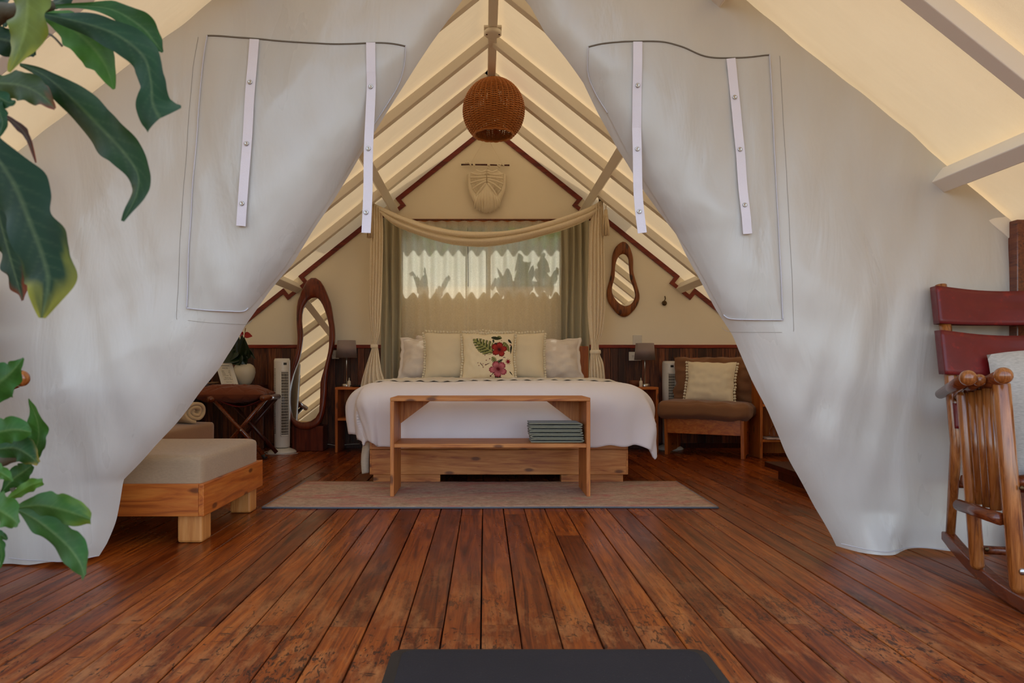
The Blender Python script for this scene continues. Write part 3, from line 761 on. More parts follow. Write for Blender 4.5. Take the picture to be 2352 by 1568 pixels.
# rear white pillows
make_cushion('bed_pillow', 'white bed pillow at the left, mostly behind the cream cushion', 'pillow', (-.47, 6.43, .69), .66, .40, .20, M['cotton_warm'], -.35, poms=0, seed=3, flange=.03, wr=.022, ry=.04)
make_cushion('bed_pillow', 'white bed pillow showing only its top edge behind the left pillow', 'pillow', (-.36, 6.585, .70), .62, .43, .16, M['cotton_warm'], -.15, seed=5, wr=.014)
make_cushion('bed_pillow', 'white bed pillow at the right, against the headboard', 'pillow', (.56, 6.44, .69), .70, .41, .20, M['cotton_warm'], -.35, seed=7, flange=.03, wr=.024, ry=-.02)
make_cushion('bed_pillow', 'white bed pillow whose tip peeks above the two cream cushions', 'pillow', (.14, 6.60, .72), .60, .43, .16, M['cotton_warm'], -.12, seed=8, wr=.016, ry=.10)
make_cushion('pompom_cushion', 'left cream cushion with pompom edge behind the floral one', 'cushion', (-.275, 6.26, .69), .56, .46, .17, M['cream'], -.22, poms=20, seed=11, sides=(1, 0, 1, 1), ry=-.01)
make_cushion('pompom_cushion', 'right cream cushion with pompom edge behind the floral one', 'cushion', (.275, 6.27, .69), .56, .455, .17, M['cream'], -.22, poms=20, seed=12, sides=(1, 1, 1, 0), ry=.01)
# floral print
def vec2(a): return a
CREAM = C(236, 222, 190)
def hib(u, v, cx, cy, r, rot, pal):
    dx, dy = u - cx, v - cy; d = math.hypot(dx, dy) / r; a = math.atan2(dy, dx) + rot
    k = a / (2 * math.pi) * 5; f = k - math.floor(k)
    edge = .62 + .38 * math.sin(math.pi * f) ** .6 + .035 * math.sin(a * 23)
    if d > edge: return None
    q = d / edge; vein = .5 + .5 * math.cos((f - .5) * 26)
    c0, c1, c2 = pal
    base = [c0[i] + (c1[i] - c0[i]) * min(1, q * 1.4) for i in range(3)] if q < .7 else [c1[i] + (c2[i] - c1[i]) * (q - .7) / .3 for i in range(3)]
    sh = 1 - .35 * (1 - math.sin(math.pi * f)) ** 2 - .15 * vein * q
    if q < .2: base = list(c0[:3]); sh = .8
    return (base[0] * sh, base[1] * sh, base[2] * sh, 1)
def leafp(u, v, x0, y0, x1, y1, wd, ca, cb, cuts=0):
    L = math.hypot(x1 - x0, y1 - y0); tx, ty = (x1 - x0) / L, (y1 - y0) / L
    t = ((u - x0) * tx + (v - y0) * ty) / L; n = (-(u - x0) * ty + (v - y0) * tx)
    if t < 0 or t > 1: return None
    wmax = wd * math.sin(math.pi * min(1, t ** .75)) ** .8
    if abs(n) > wmax: return None
    if cuts and abs(n) > wmax * .45 and math.sin((t * cuts - abs(n) / wd * 1.2) * 2 * math.pi) > .72: return None
    k = .5 + .5 * math.sin((t * max(cuts, 6) - abs(n) / wd * 1.2) * 2 * math.pi + 2)
    if abs(n) < wd * .04: k = 1.2
    return tuple(ca[i] + (cb[i] - ca[i]) * k for i in range(3)) + (1,)
G1, G2, G3 = C(52, 62, 34), C(150, 152, 92), C(34, 36, 26)
RP = (C(70, 6, 16), C(176, 52, 44), C(104, 10, 24)); PP = (C(110, 10, 32), C(206, 120, 132), C(140, 22, 54))
def paint(u, v):
    q = lambda px, py: ((px - 20) / 1530, 1 - (py - 130) / 1340)
    for cx, cy, r, ro, pal in ((1100, 620, .160, .5, RP), (1070, 1180, .175, 1.1, PP)):
        a, b = q(cx, cy); c = hib(u, v, a, b, r, ro, pal)
        if c: return c
    a, b = q(1370, 960); d = math.hypot(u - a, v - b)
    ang = math.atan2(v - b, u - a)
    if d < .035 + .03 * max(0, math.sin(ang * 9)): return C(140, 24, 44)
    for (x0, y0, x1, y1, w_, ca, cb, ct) in ((930, 720, 330, 310, .160, G1, G2, 7), (880, 560, 430, 590, .05, G3, G2, 0), (900, 620, 480, 700, .055, G3, G2, 0), (860, 270, 1170, 300, .04, G3, G1, 0), (1040, 215, 1180, 300, .03, G3, G2, 0), (1230, 400, 1420, 700, .055, G1, G2, 0), (1370, 320, 1480, 440, .022, G3, G3, 0), (1480, 500, 1460, 750, .02, G3, G3, 0), (900, 830, 1010, 1030, .05, G1, G2, 5), (1010, 1040, 1210, 890, .04, G3, G1, 5), (960, 1400, 1160, 1420, .045, G3, G1, 3), (910, 330, 940, 460, .02, G3, G1, 0), (1410, 1240, 1500, 1340, .012, G3, G3, 0), (960, 460, 1080, 520, .04, G3, G3, 0)):
        a, b = q(x0, y0); c_, d_ = q(x1, y1); c = leafp(u, v, a, b, c_, d_, w_, ca, cb, ct)
        if c: return c
    for (x0, y0, x1, y1) in ((960, 1270, 840, 1390), (680, 1090, 830, 1000), (540, 1010, 640, 1150), (1200, 840, 1310, 850)):
        a, b = q(x0, y0); c_, d_ = q(x1, y1); c = leafp(u, v, a, b, c_, d_, .007, C(70, 40, 34), C(70, 40, 34))
        if c: return c
    for (cx, cy, r) in ((840, 1388, .016), (700, 1075, .014), (480, 1000, .01), (500, 1085, .012), (550, 1015, .01), (630, 1150, .012), (640, 760, .014), (740, 750, .016), (720, 940, .012), (820, 890, .014), (1170, 360, .01), (1450, 490, .02), (680, 800, .01), (620, 1050, .01)):
        a, b = q(cx, cy)
        if math.hypot(u - a, v - b) < r: return C(150, 104, 92) if cx != 840 else C(90, 20, 26)
    return CREAM
make_cushion('floral_cushion', 'cream cushion printed with red hibiscus and green leaves, front of the bed', 'cushion', (.035, 6.12, .69), .475, .435, .15, M['cream'], -.16, poms=19, seed=15, paint=paint, n=28)

# ================================================================= BENCH at the foot of the bed
bn = thing('bench', 'long pine console bench with one shelf standing at the foot of the bed', 'bench', (.035, 4.4, .006))
y0, y1, x0, x1 = 4.21, 4.565, -.583, .653; FZ = .010
obj('bench_top', MB().box((x0, y0, .620 - .022), (x1, y1, .620)), M['pine_x'], bn, bevel=.004)
for xa in (x0, x1 - .024): obj('side_panel', MB().box((xa, y0 + .001, FZ), (xa + .024, y1 - .001, .598)), M['pine_z'], bn, bevel=.003)
obj('shelf', MB().box((x0 + .024, y0 + .004, .311), (x1 - .024, y1 - .004, .335)), M['pine_x'], bn, bevel=.003)
obj('corner_brace', MB().prism([(x0 + .024, y1 - .02, .598), (x0 + .24, y1 - .02, .598), (x0 + .024, y1 - .02, .435)], (0, .018, 0)), M['pine_z'], bn)
obj('corner_brace', MB().prism([(x1 - .024, y1 - .02, .598), (x1 - .024, y1 - .02, .42), (x1 - .26, y1 - .02, .598)], (0, .018, 0)), M['pine_z'], bn)
# folded cloth stack: one long cloth per layer
zl = .3365
for i in range(5):
    th = .0245; xa, xb = (.288, .618); off = random.uniform(-.008, .008); flip = i % 2
    lay = MB(); zc = zl + th / 2; hh = th / 2 - .0042
    def prof(k):   # folded cloth profile seen from the front: a hairpin
        pts = []
        fr, op = (xb + off, xa + off) if flip == 0 else (xa + off, xb + off)
        sg = 1 if fr > op else -1
        n = 12
        for j in range(n + 1): f = j / n; pts.append((op + (fr - op - sg * .03) * f, zc + hh * (1 - .0 * f)))
        for j in range(1, 8): a = math.pi * j / 8; pts.append((fr - sg * .03 + sg * .03 * math.sin(a), zc + hh * math.cos(a)))
        for j in range(n + 1): f = j / n; pts.append((fr - sg * .03 + (op - fr + sg * .03) * f, zc - hh))
        return pts
    pr = prof(0); nP = len(pr) - 1
    lay.grid(lambda u, v: (pr[round(u * nP)][0] + .002 * N3(u * 4, v * 3, i), 4.27 + .22 * v + off * .5, pr[round(u * nP)][1]), nP, 6)
    o = obj('folded_placemat', lay, M['placemat'], None, smooth=False, solid=.0068)
    pos_ = ['bottom of the stack', 'second from the bottom of the stack', 'in the middle of the stack', 'second from the top of the stack', 'top of the stack'][i]
    tag(o, 'grey-green folded cloth placemat on the bench shelf, ' + pos_, 'placemat', 'folded cloths stacked on the bench shelf')
    zl += th + .0003
# rug
def rug_fn(u, v):
    x = -1.262 + 2.60 * u; y = 3.905 + .90 * v
    z = .006 + .0012 * N3(x * 2, y * 2, 1) + .002 * max(0, N3(x * 1.1, 0, 5)) * (1 if v < .1 else 0)
    return (x + .012 * (v - .5), y + .010 * math.sin(x * 2) - .012 * u, z)
rg = thing('rug', 'faded pink and beige runner rug under the bench', 'rug', (0, 4.3, 0))
obj('rug_pile', MB().grid(rug_fn, 80, 24), M['rug'], rg, smooth=True, solid=.008)
def edge(a, b, n=60): return [Vector(rug_fn(a[0] + (b[0] - a[0]) * i / n, a[1] + (b[1] - a[1]) * i / n)) + Vector((0, -.002, 0)) for i in range(n + 1)]
obj('edge_binding', MB().tube(edge((0, 0), (1, 0)), .0055, 6), M['rugedge'], rg, smooth=True)
obj('edge_binding', MB().tube(edge((1, 0), (1, 1)), .0055, 6), M['rugedge'], rg, smooth=True)
obj('edge_binding', MB().tube(edge((0, 0), (0, 1)), .0055, 6), M['rugedge'], rg, smooth=True)
# doormat
dm = thing('doormat', 'black rubber-edged doormat in the foreground on the planks', 'doormat', (.18, 1.5, 0))
def mat_poly(ins):
    xl, xr, yb, yf = -.262 + ins, .625 - ins, 1.945 - ins, 1.25 + ins; c = .035
    pts = []
    for (cx, cy, a0) in ((xr - c, yb - c, 0), (xl + c, yb - c, 90), (xl + c, yf + c, 180), (xr - c, yf + c, 270)):
        for k in range(5):
            a = R(a0 + 22.5 * k); pts.append((cx + c * math.cos(a), cy + c * math.sin(a)))
    return pts
a = mat_poly(0); b = mat_poly(.028); c = mat_poly(.034); n = len(a); mb = MB()
mb.add([(x, y, .001) for x, y in a] + [(x, y, .010) for x, y in b], [(i, (i + 1) % n, (i + 1) % n + n, i + n) for i in range(n)])
mb.add([(x, y, .010) for x, y in b] + [(x, y, .011) for x, y in c], [(i, (i + 1) % n, (i + 1) % n + n, i + n) for i in range(n)])
obj('rubber_border', mb, M['rubber'], dm)
obj('mat_surface', MB().prism([(x, y, .003) for x, y in c], (0, 0, .0095)), M['mat'], dm)
# ================================================================= DRAPES, NET, MACRAME
def pleats(x0, x1, yc, ztop, zbot, amp, freq, seed, nu=60, nv=30, gather=0.0):
    def fn(u, v):
        z = zbot + (ztop - zbot) * v; x = x0 + (x1 - x0) * u
        ph = u * freq * 2 * math.pi + 1.2 * N3(u * 3, z * .5, seed)
        return (x + .01 * N3(u * 4, z * 1.5, seed + 1) + gather * (u - .5) * (1 - v), yc + amp * math.sin(ph) * (1 + .3 * N3(u * 6, z, seed)) , z)
    return MB().grid(fn, nu, nv)
c_l = tag(obj('window_drape', pleats(-1.02, -.83, 6.775, 2.30, .12, .028, 3, 1, 60, 30, .04), M['drape'], None, smooth=True, solid=.003), 'sage green curtain hanging left of the window', 'curtain')
c_r = tag(obj('window_drape', pleats(.765, 1.03, 6.775, 2.30, .12, .03, 4, 2, 70, 30, .04), M['drape'], None, smooth=True, solid=.003), 'sage green curtain hanging right of the window', 'curtain')
tag(obj('sheer_curtain', pleats(-.86, -.17, 6.840, 2.275, .2, .020, 6, 3, 160, 24), M['sheer'], None, smooth=True), 'thin white sheer curtain over the left half of the window', 'curtain')
tag(obj('sheer_curtain', pleats(-.165, .82, 6.840, 2.275, .2, .020, 8, 5, 200, 24), M['sheer'], None, smooth=True), 'thin white sheer curtain over the right part of the window', 'curtain')
rod = MB().tube([(-1.06, 6.845, 2.29), (1.06, 6.845, 2.29)], .010, 8)
tag(obj('curtain_rod', rod, M['chairred'], None, smooth=True), 'thin wooden curtain rod above the back window', 'curtain rod')
# canopy
YN = 6.30
def wpt(px, py, Y=YN): return P(px, py, Y)
cn = thing('bed_canopy', 'cream gauze canopy draped over the bed head, tied at both sides', 'canopy', (0, YN, 0))
topc = [(856, 466), (897, 484), (944, 502), (985, 516), (1044, 528), (1117, 531), (1191, 525), (1279, 502), (1350, 476), (1384, 458)]
botc = [(872, 490), (900, 514), (927, 528), (985, 549), (1044, 563), (1111, 568), (1176, 560), (1249, 543), (1308, 525), (1352, 505), (1376, 486)]
tc = cat_spline([wpt(*p) for p in topc], 8); bc = cat_spline([wpt(*p) for p in botc], 8)
def pick(a, f): i = f * (len(a) - 1); j = int(i); return a[j].lerp(a[min(j + 1, len(a) - 1)], i - j)
def swag(u, v):
    p = pick(bc, u).lerp(pick(tc, u), v)
    sp = math.sin(math.pi * u) * .6 + .4
    y = .030 * math.sin(v * 15 + .6 * math.sin(u * 6)) * sp + .05 * math.sin(math.pi * v) * -1 * sp + .01 * N3(u * 9, v * 9, 2)
    return p + Vector((0, y, .008 * math.sin(v * 15 + 1)))
obj('swag', MB().grid(swag, 90, 40), M['net'], cn, smooth=True, solid=.004)
def fall(edgeL, edgeR, seed, fold=5):
    L = cat_spline([wpt(*p) for p in edgeL], 8); Rr = cat_spline([wpt(*p) for p in edgeR], 8)
    def fn(u, v):
        a = pick(L, 1 - v); b = pick(Rr, 1 - v); p = a.lerp(b, u); wd = (b - a).length
        y = min(.05, wd * .22) * math.sin(u * fold * 2 * math.pi + N3(u * 3, v * 3, seed) * 1.5) * .5 - min(.05, wd * .3) * math.sin(math.pi * u)
        return p + Vector((0, y, 0))
    return MB().grid(fn, 60, 60)
obj('side_fall', fall([(854, 462), (850, 540), (848, 640), (847, 700), (851, 760), (854, 790), (854, 800), (838, 850), (828, 892), (824, 960), (820, 1010)], [(878, 486), (880, 540), (878, 640), (876, 700), (872, 760), (864, 790), (868, 800), (876, 850), (888, 892), (892, 960), (894, 1010)], 1), M['net'], cn, smooth=True, solid=.004)
obj('side_fall', fall([(1360, 480), (1354, 540), (1352, 620), (1350, 700), (1354, 760), (1358, 790), (1356, 815), (1352, 880), (1348, 990)], [(1385, 458), (1387, 540), (1389, 620), (1390, 700), (1384, 760), (1375, 790), (1378, 815), (1388, 850), (1396, 990)], 2), M['net'], cn, smooth=True, solid=.004)
for (a, b, yy) in ((853, 866, 795), (1357, 1378, 808)):
    pa, pb = wpt(a, yy), wpt(b, yy); c = (pa + pb) / 2; r_ = (pb - pa).length / 2 + .004
    obj('tie_band', MB().lathe([(r_, -.018), (r_ + .005, -.008), (r_ + .005, .008), (r_, .018)], c, 20, 1, .8), M['net'], cn, smooth=True)
# brackets: dark carved wooden holdback on each purlin
for sd, lab in ((-1, 'dark carved wooden bracket holding the canopy at the left purlin'), (1, 'dark carved wooden bracket with round knob holding the canopy at the right purlin')):
    t = thing('canopy_bracket', lab, 'bracket', P(1388 if sd > 0 else 846, 452, YN))
    if sd > 0: arm = [(1366, 424), (1372, 430), (1377, 440), (1379, 452), (1379, 466)]
    else: arm = [(861, 416), (856, 426), (853, 440), (853, 452), (852, 470)]
    obj('arm', MB().tube(cat_spline([P(a, b, YN + .03 - .0 * i) for i, (a, b) in enumerate(arm)], 6), [.022 + .012 * math.sin(math.pi * k / 24) for k in range(25)], 10, flat=.6), M['mahog'], t, smooth=True)
    kx = 1389 if sd > 0 else 842
    k = MB().lathe([(.002, .030), (.026, .028), (.038, .018), (.041, .004), (.041, -.02), (.030, -.03), (.002, -.03)], (0, 0, 0), 20)
    mt = Matrix.Translation(P(kx, 453, YN - .01)) @ Matrix.Rotation(R(90), 4, 'X'); k.v = [mt @ q for q in k.v]
    obj('knob', k, M['mahog'], t, smooth=True)
def tassel(px, py, Y, ln, lab):
    c = P(px, py, Y); t = thing('tassel', lab, 'tassel', c)
    obj('cord_loop', MB().tube([c + Vector((-.018, 0, .095)), c + Vector((-.010, 0, .05)), c], .0025, 5).tube([c + Vector((.018, 0, .095)), c + Vector((.008, 0, .05)), c], .0025, 5), M['tassel'], t)
    obj('tassel_head', MB().lathe([(.004, 0), (.014, -.006), (.018, -.02), (.017, -.045), (.021, -.06), (.018, -.07)], c, 12), M['tassel'], t, smooth=True)
    mb = MB(); rr = random.Random(4)
    for i in range(34):
        a = i * 2.4; r0 = .016 * math.sqrt((i % 17 + 1) / 17); r1 = r0 * 2.1
        mb.tube([c + Vector((r0 * math.cos(a), r0 * math.sin(a), -.06)), c + Vector((r1 * .95 * math.cos(a), r1 * math.sin(a), -.06 - ln * .5)), c + Vector((r1 * math.cos(a + .1), r1 * math.sin(a), -.06 - ln + rr.uniform(0, .008)))], .0045, 5)
    obj('fringe', mb, M['tassel'], t, smooth=True, kind='stuff')
tassel(1391.5, 480, YN - .05, .185, 'cream cord tassel hanging from the right canopy bracket')
tassel(850, 484, YN - .03, .19, 'cream cord tassel beside the left canopy bracket, behind a white strap')
# macrame
YM = YW - .03
mc = thing('macrame_hanging', 'cream leaf-shaped macrame hanging from a stick on the back gable', 'wall hanging', P(1114, 378, YM))
W = lambda px, py, d=0: P(1040 + px / 9.8, 340 + py / 9.8, YM - d)
obj('stick', MB().tube([W(190, 372, .01), W(350, 370, .012), W(740, 375, .012), W(1000, 383, .012), W(1275, 386, .01)], [.009, .007, .0085, .007, .009], 8), M['mahog'], mc, smooth=True)
obj('hanging_cord', MB().tube([W(410, 330), W(640, -60), W(770, -290)], .003, 5).tube([W(1100, 330), W(900, -20), W(770, -290)], .003, 5), M['cord'], mc)
kn = MB()
for (a, b) in ((300, 330), (380, 345), (400, 380), (460, 360), (485, 385), (790, 375), (820, 380), (1010, 385), (1040, 410), (1070, 370), (1110, 360), (1140, 380), (340, 320)):
    kn.tube([W(a, b - 25, .02), W(a + 6, b + 25, .022)], .008, 6)
kn.tube([W(800, 400, .01), W(790, 470, .01)], .008, 6)
obj('cord_knots', kn, M['cord'], mc, smooth=True, kind='stuff')
ribs = []
cx = 765
for i, (yy, ex, ey, dr) in enumerate([(505, 320, 470, 40), (560, 390, 560, 40), (640, 400, 660, 10), (700, 400, 790, -5), (740, 350, 920, -10), (790, 250, 1060, -10)]):
    for sd in (-1, 1):
        if i == 0: e = (cx + sd * 240, 500); mid = (cx + sd * 120, 545)
        else: e = (cx + sd * ex * .92, ey + (20 if sd > 0 else 0)); mid = (cx + sd * ex * .5, (yy + ey) / 2 + dr)
        pts = cat_spline([W(cx + sd * 15, yy, .018), W(mid[0], mid[1], .028), W(e[0], e[1], .02)], 8)
        obj('rib_cord', MB().tube(pts, .0115, 7), M['cord'], mc, smooth=True)
        ribs.append((sd, pts))
lad = MB(); rr = random.Random(2)
for sd in (-1, 1):
    rs = [r for s_, r in ribs if s_ == sd]
    for a, b in zip(rs, rs[1:]):
        for k in range(3, 16): lad.tube([a[k], a[k].lerp(b[k], .5) + Vector((0, -.004, 0)), b[k]], .0042, 5)
    for k in range(26):   # outer fringe
        f = k / 25; e = cat_spline([rs[1][-1], rs[2][-1], rs[3][-1], rs[4][-1], rs[5][-1]], 8); p = pick(e, f)
        q = p + Vector((sd * (.035 - .045 * f), .004, -.02 - .12 * f)); lad.tube([p, p.lerp(q, .5) + Vector((sd * .006, -.008, 0)), q], .0055, 5)
for k in range(30):   # long centre fringe
    f = k / 29; xx = 500 + 560 * f; top = 800 + abs(xx - cx) * .95; end = 1450 - abs(xx - cx) ** 1.6 * .014 + rr.uniform(-20, 20)
    lad.tube([W(cx + (xx - cx) * .8, top, .02), W(xx, (top + end) / 2, .022 + rr.uniform(0, .018)), W(xx + rr.uniform(-9, 9), end, .016)], .0068, 6)
obj('fringe', lad, M['cord'], mc, smooth=True, kind='stuff')

# ================================================================= PENDANT LAMP
LY = 5.5; lc = P(1134, 255, LY); LR = .247
pl = thing('pendant_lamp', 'round woven wicker pendant lampshade hanging under the ridge beam', 'lamp', (lc.x, LY, lc.z))
def wick(th_, ph, r):  # ph from top
    return Vector((lc.x + r * math.sin(ph) * math.cos(th_), LY + r * math.sin(ph) * math.sin(th_), lc.z + r * 1.0 * math.cos(ph)))
def rad(ph):   # slightly pear shaped sphere cut at the bottom
    return LR * (1 + .02 * math.cos(ph * 2))
NS = 32; PH0, PH1 = .28, 2.42
for i in range(NS):
    th_ = 2 * math.pi * i / NS
    pass
st = MB()
for i in range(NS):
    th_ = 2 * math.pi * i / NS
    st.tube([wick(th_, PH0 + (PH1 - PH0) * k / 22, rad(PH0 + (PH1 - PH0) * k / 22)) for k in range(23)], .0042, 5)
obj('stakes', st, M['wicker'], pl, smooth=True, kind='stuff')
wv = MB(); rows = 62
for j in range(rows):
    ph = PH0 + (PH1 - PH0) * (j + .5) / rows; n = NS * 4
    pts = []
    for k in range(n + 1):
        th_ = 2 * math.pi * k / n; ww = math.cos(th_ * NS / 2 + (math.pi if j % 2 else 0))
        pts.append(wick(th_, ph + .0035 * N3(th_ * 3, j, 1), rad(ph) + .0062 * ww))
    wv.tube(pts, .0047, 4, cap=False)
obj('weave', wv, M['wicker'], pl, smooth=True, kind='stuff')
rim = MB()
for q, rr_ in ((0, 0), (1, .006)):
    rim.tube([wick(2 * math.pi * k / 64, PH1 + .02 + .02 * q, rad(PH1) + .004 * math.sin(k * 1.2 + q * 3)) for k in range(65)], .008, 6, cap=False)
obj('rim', rim, M['wicker'], pl, smooth=True)
obj('top_ring', MB().tube([wick(2 * math.pi * k / 32, PH0 - .02, rad(PH0)) for k in range(33)], .007, 6, cap=False), M['wicker'], pl, smooth=True)
obj('lamp_cord', MB().tube([(lc.x, LY, 3.15), (lc.x, LY, lc.z + .05)], .004, 6), M['black'], pl)
obj('bulb_socket', MB().lathe([(.012, .05), (.022, .03), (.022, -.02), (.018, -.03)], (lc.x, LY, lc.z + .03), 12), M['black'], pl, smooth=True)
obj('bulb', MB().ball((lc.x, LY, lc.z - .04), .032, 8), M['whiteplastic'], pl, smooth=True)
def chain(x, y, z0, z1):
    mb = MB(); n = int((z0 - z1) / .012)
    for i in range(n):
        z = z0 - i * .012 - .006; a = R(90 * (i % 2))
        mb.tube([(x + .004 * math.cos(t) * math.cos(a), y + .004 * math.cos(t) * math.sin(a), z + .008 * math.sin(t)) for t in [k * math.pi / 4 for k in range(9)]], .0009, 4, cap=False)
    return mb
for dx in (-.052, .038): obj('chain', chain(lc.x + dx, LY - .02, 3.155, 3.10), M['black'], pl, kind='stuff')
fx = thing('ceiling_rose', 'round white ceiling fitting screwed under the ridge beam', 'ceiling fitting', (XC + .012, 4.75, 3.15))
obj('base_plate', MB().box((XC + .012 - .062, 4.70, 3.150), (XC + .012 + .062, 4.83, 3.165)), M['painted'], fx, bevel=.003)
obj('cover', MB().lathe([(.030, -.034), (.050, -.034), (.060, -.028), (.062, -.012), (.056, 0)], (XC + .012, 4.75, 3.15), 28), M['painted'], fx, smooth=True)
for dx in (-.042, .045): obj('screw', MB().lathe([(.006, -.003), (.007, 0)], (XC + .012 + dx, 4.735, 3.116), 8), M['mahog'], fx)
# ================================================================= NIGHTSTANDS AND THEIR THINGS
def nightstand(xa, xb, lab):
    t = thing('nightstand', lab, 'nightstand', ((xa + xb) / 2, 6.66, 0)); y0, y1 = 6.50, 6.845; T = .622
    obj('tabletop', MB().box((xa, y0, T - .024), (xb, y1, T)), M['oran_x'], t, bevel=.003)
    for x in (xa + .001, xb - .025): obj('side_panel', MB().box((x, y0 + .002, 0), (x + .024, y1, T - .024)), M['oran_z'], t, bevel=.002)
    obj('shelf', MB().box((xa + .025, y0 + .004, .303), (xb - .025, y1, .326)), M['oran_x'], t, bevel=.002)
    for sd, x in ((1, xa + .025), (-1, xb - .025)):
        obj('corner_brace', MB().prism([(x, y1 - .03, T - .024), (x + sd * .20, y1 - .03, T - .024), (x, y1 - .03, T - .20)], (0, .018, 0)), M['oran_z'], t)
nightstand(-1.425, -.86, 'orange pine nightstand left of the bed, beside the floor mirror')
nightstand(1.10, 1.658, 'orange pine nightstand right of the bed, beside the armchair')
def lamp(px, py_top, py_shade, Y, lab, hw):
    T = .622; c = P(px, 887, Y); x = c.x; t = thing('table_lamp', lab, 'lamp', (x, Y, T))
    s = F / Y; z1 = P(px, py_top, Y).z; z0 = P(px, py_shade, Y).z
    obj('lamp_base', MB().lathe([(.002, .0), (.046, .0), (.047, .006), (.047, .026), (.042, .030), (.002, .030)], (x, Y, T), 28), M['chrome'], t, smooth=True, bevel=0)
    obj('pole', MB().lathe([(.006, .03), (.006, z1 - T - .03)], (x, Y, T), 10), M['chrome'], t, smooth=True)
    r0, r1 = hw[1] / s, hw[0] / s; k = (z1 - z0)
    obj('lamp_shade', MB().lathe([(r0 - .002, .004), (r0, 0), (r1, k), (r1 - .004, k - .002), (r0 - .005, .004)], (x, Y, z0), 40, cap=False), M['shade'], t, smooth=True)
    obj('shade_ring', MB().tube([(x - r1 + .004, Y, z1 - .02), (x + r1 - .004, Y, z1 - .02)], .0025, 5), M['chrome'], t)
lamp(796, 781.5, 821.5, 6.66, 'grey-shaded table lamp on the left nightstand', (20.5, 24))
lamp(1481, 788, 826.5, 6.66, 'grey-shaded table lamp on the right nightstand', (20.5, 24))
def bottle_small(px, Y, lab, grp=None):
    x = P(px, 880, Y).x; t = thing('lotion_bottle', lab, 'bottle', (x, Y, .622))
    obj('bottle_body', MB().lathe([(.015, 0), (.0165, .003), (.0165, .052), (.010, .060), (.007, .063)], (x, Y, .622), 16), M['ceramic'], t, smooth=True)
    obj('cap', MB().lathe([(.0055, 0), (.0055, .012), (.003, .022), (.0015, .028)], (x, Y, .684), 10), M['ceramic'], t, smooth=True)
bottle_small(802, 6.60, 'small white pump bottle in front of the left table lamp')
bottle_small(1472, 6.60, 'small white bottle between basket and lamp on the right nightstand')
def tray(px):
    x = P(px, 885, 6.58).x
    mb = MB().lathe([(.002, .004), (.050, .004), (.078, .016), (.082, .016), (.055, 0), (.002, 0)], (x, 6.58, .6222), 24, 1, .6)
    tag(obj('black_tray', mb, M['black'], None, smooth=True), 'flat black dish on the left nightstand', 'dish')
tray(823)
tag(obj('woven_bowl', MB().lathe([(.002, .0), (.038, .0), (.052, .03), (.056, .062), (.052, .062), (.046, .03), (.034, .008), (.002, .006)], (P(1457, 880, 6.68).x, 6.68, .6222), 24), M['basket'], None, smooth=True), 'small brown woven bowl on the right nightstand', 'bowl')
# ---- sockets, switch, hook
def plate(name, lab, cat, px0, py0, px1, py1, kind):
    a = P(px0, py1, YW - .02); b = P(px1, py0, YW - .02); y1 = YW - (.0 if kind == 'switch' else .022)
    t = thing(name, lab, cat, ((a.x + b.x) / 2, y1, a.z))
    obj('cover_plate', MB().box((a.x, y1 - .010, a.z), (b.x, y1, b.z)), M['whiteplastic'], t, bevel=.003)
    cx_, cz_ = (a.x + b.x) / 2, (a.z + b.z) / 2
    if kind == 'switch':
        obj('rocker', MB().box((cx_ - .022, y1 - .015, cz_ - .030), (cx_ + .022, y1 - .010, cz_ + .012)), M['whiteplastic'], t, bevel=.002)
    else:
        for dx in (-.022, .022):
            s_ = obj('socket', MB().box((cx_ + dx - .016, y1 - .013, cz_ - .018), (cx_ + dx + .016, y1 - .010, cz_ + .018)), M['whiteplastic'], t, bevel=.002)
            for ex, ez in ((-.006, .004), (.006, .004), (0, -.008)): obj('slot', MB().box((cx_ + dx + ex - .0018, y1 - .0136, cz_ + ez - .004), (cx_ + dx + ex + .0018, y1 - .0128, cz_ + ez + .004)), M['black'], s_)
plate('wall_socket', 'white double wall socket on the wainscot behind the left lamp', 'socket', 763, 804, 779, 824, 'socket')
plate('wall_socket', 'white double wall socket on the wainscot behind the right lamp', 'socket', 1444, 808, 1472, 828, 'socket')
plate('light_switch', 'white light switch above the right table lamp', 'switch', 1454.5, 769, 1475, 797, 'switch')
hk = thing('wall_hook', 'small dark metal hook on the cream wall right of the mirror', 'hook', P(1525, 695, YW))
obj('hook_rod', MB().tube(cat_spline([P(1527, 680, YW - .004), P(1528, 686, YW - .02), P(1525, 694, YW - .05), P(1526, 698, YW - .03)], 5), .005, 7), M['brass'], hk, smooth=True)
obj('hook_disc', MB().lathe([(.002, -.006), (.022, -.006), (.026, .0), (.022, .004), (.002, .004)], (0, 0, 0), 18), M['brass'], hk, smooth=True)
for o in list(hk.children):
    if o.name.startswith('hook_disc'):
        mt = Matrix.Translation(P(1526, 696, YW - .012)) @ Matrix.Rotation(R(90), 4, 'X')
        for v in o.data.vertices: v.co = mt @ v.co

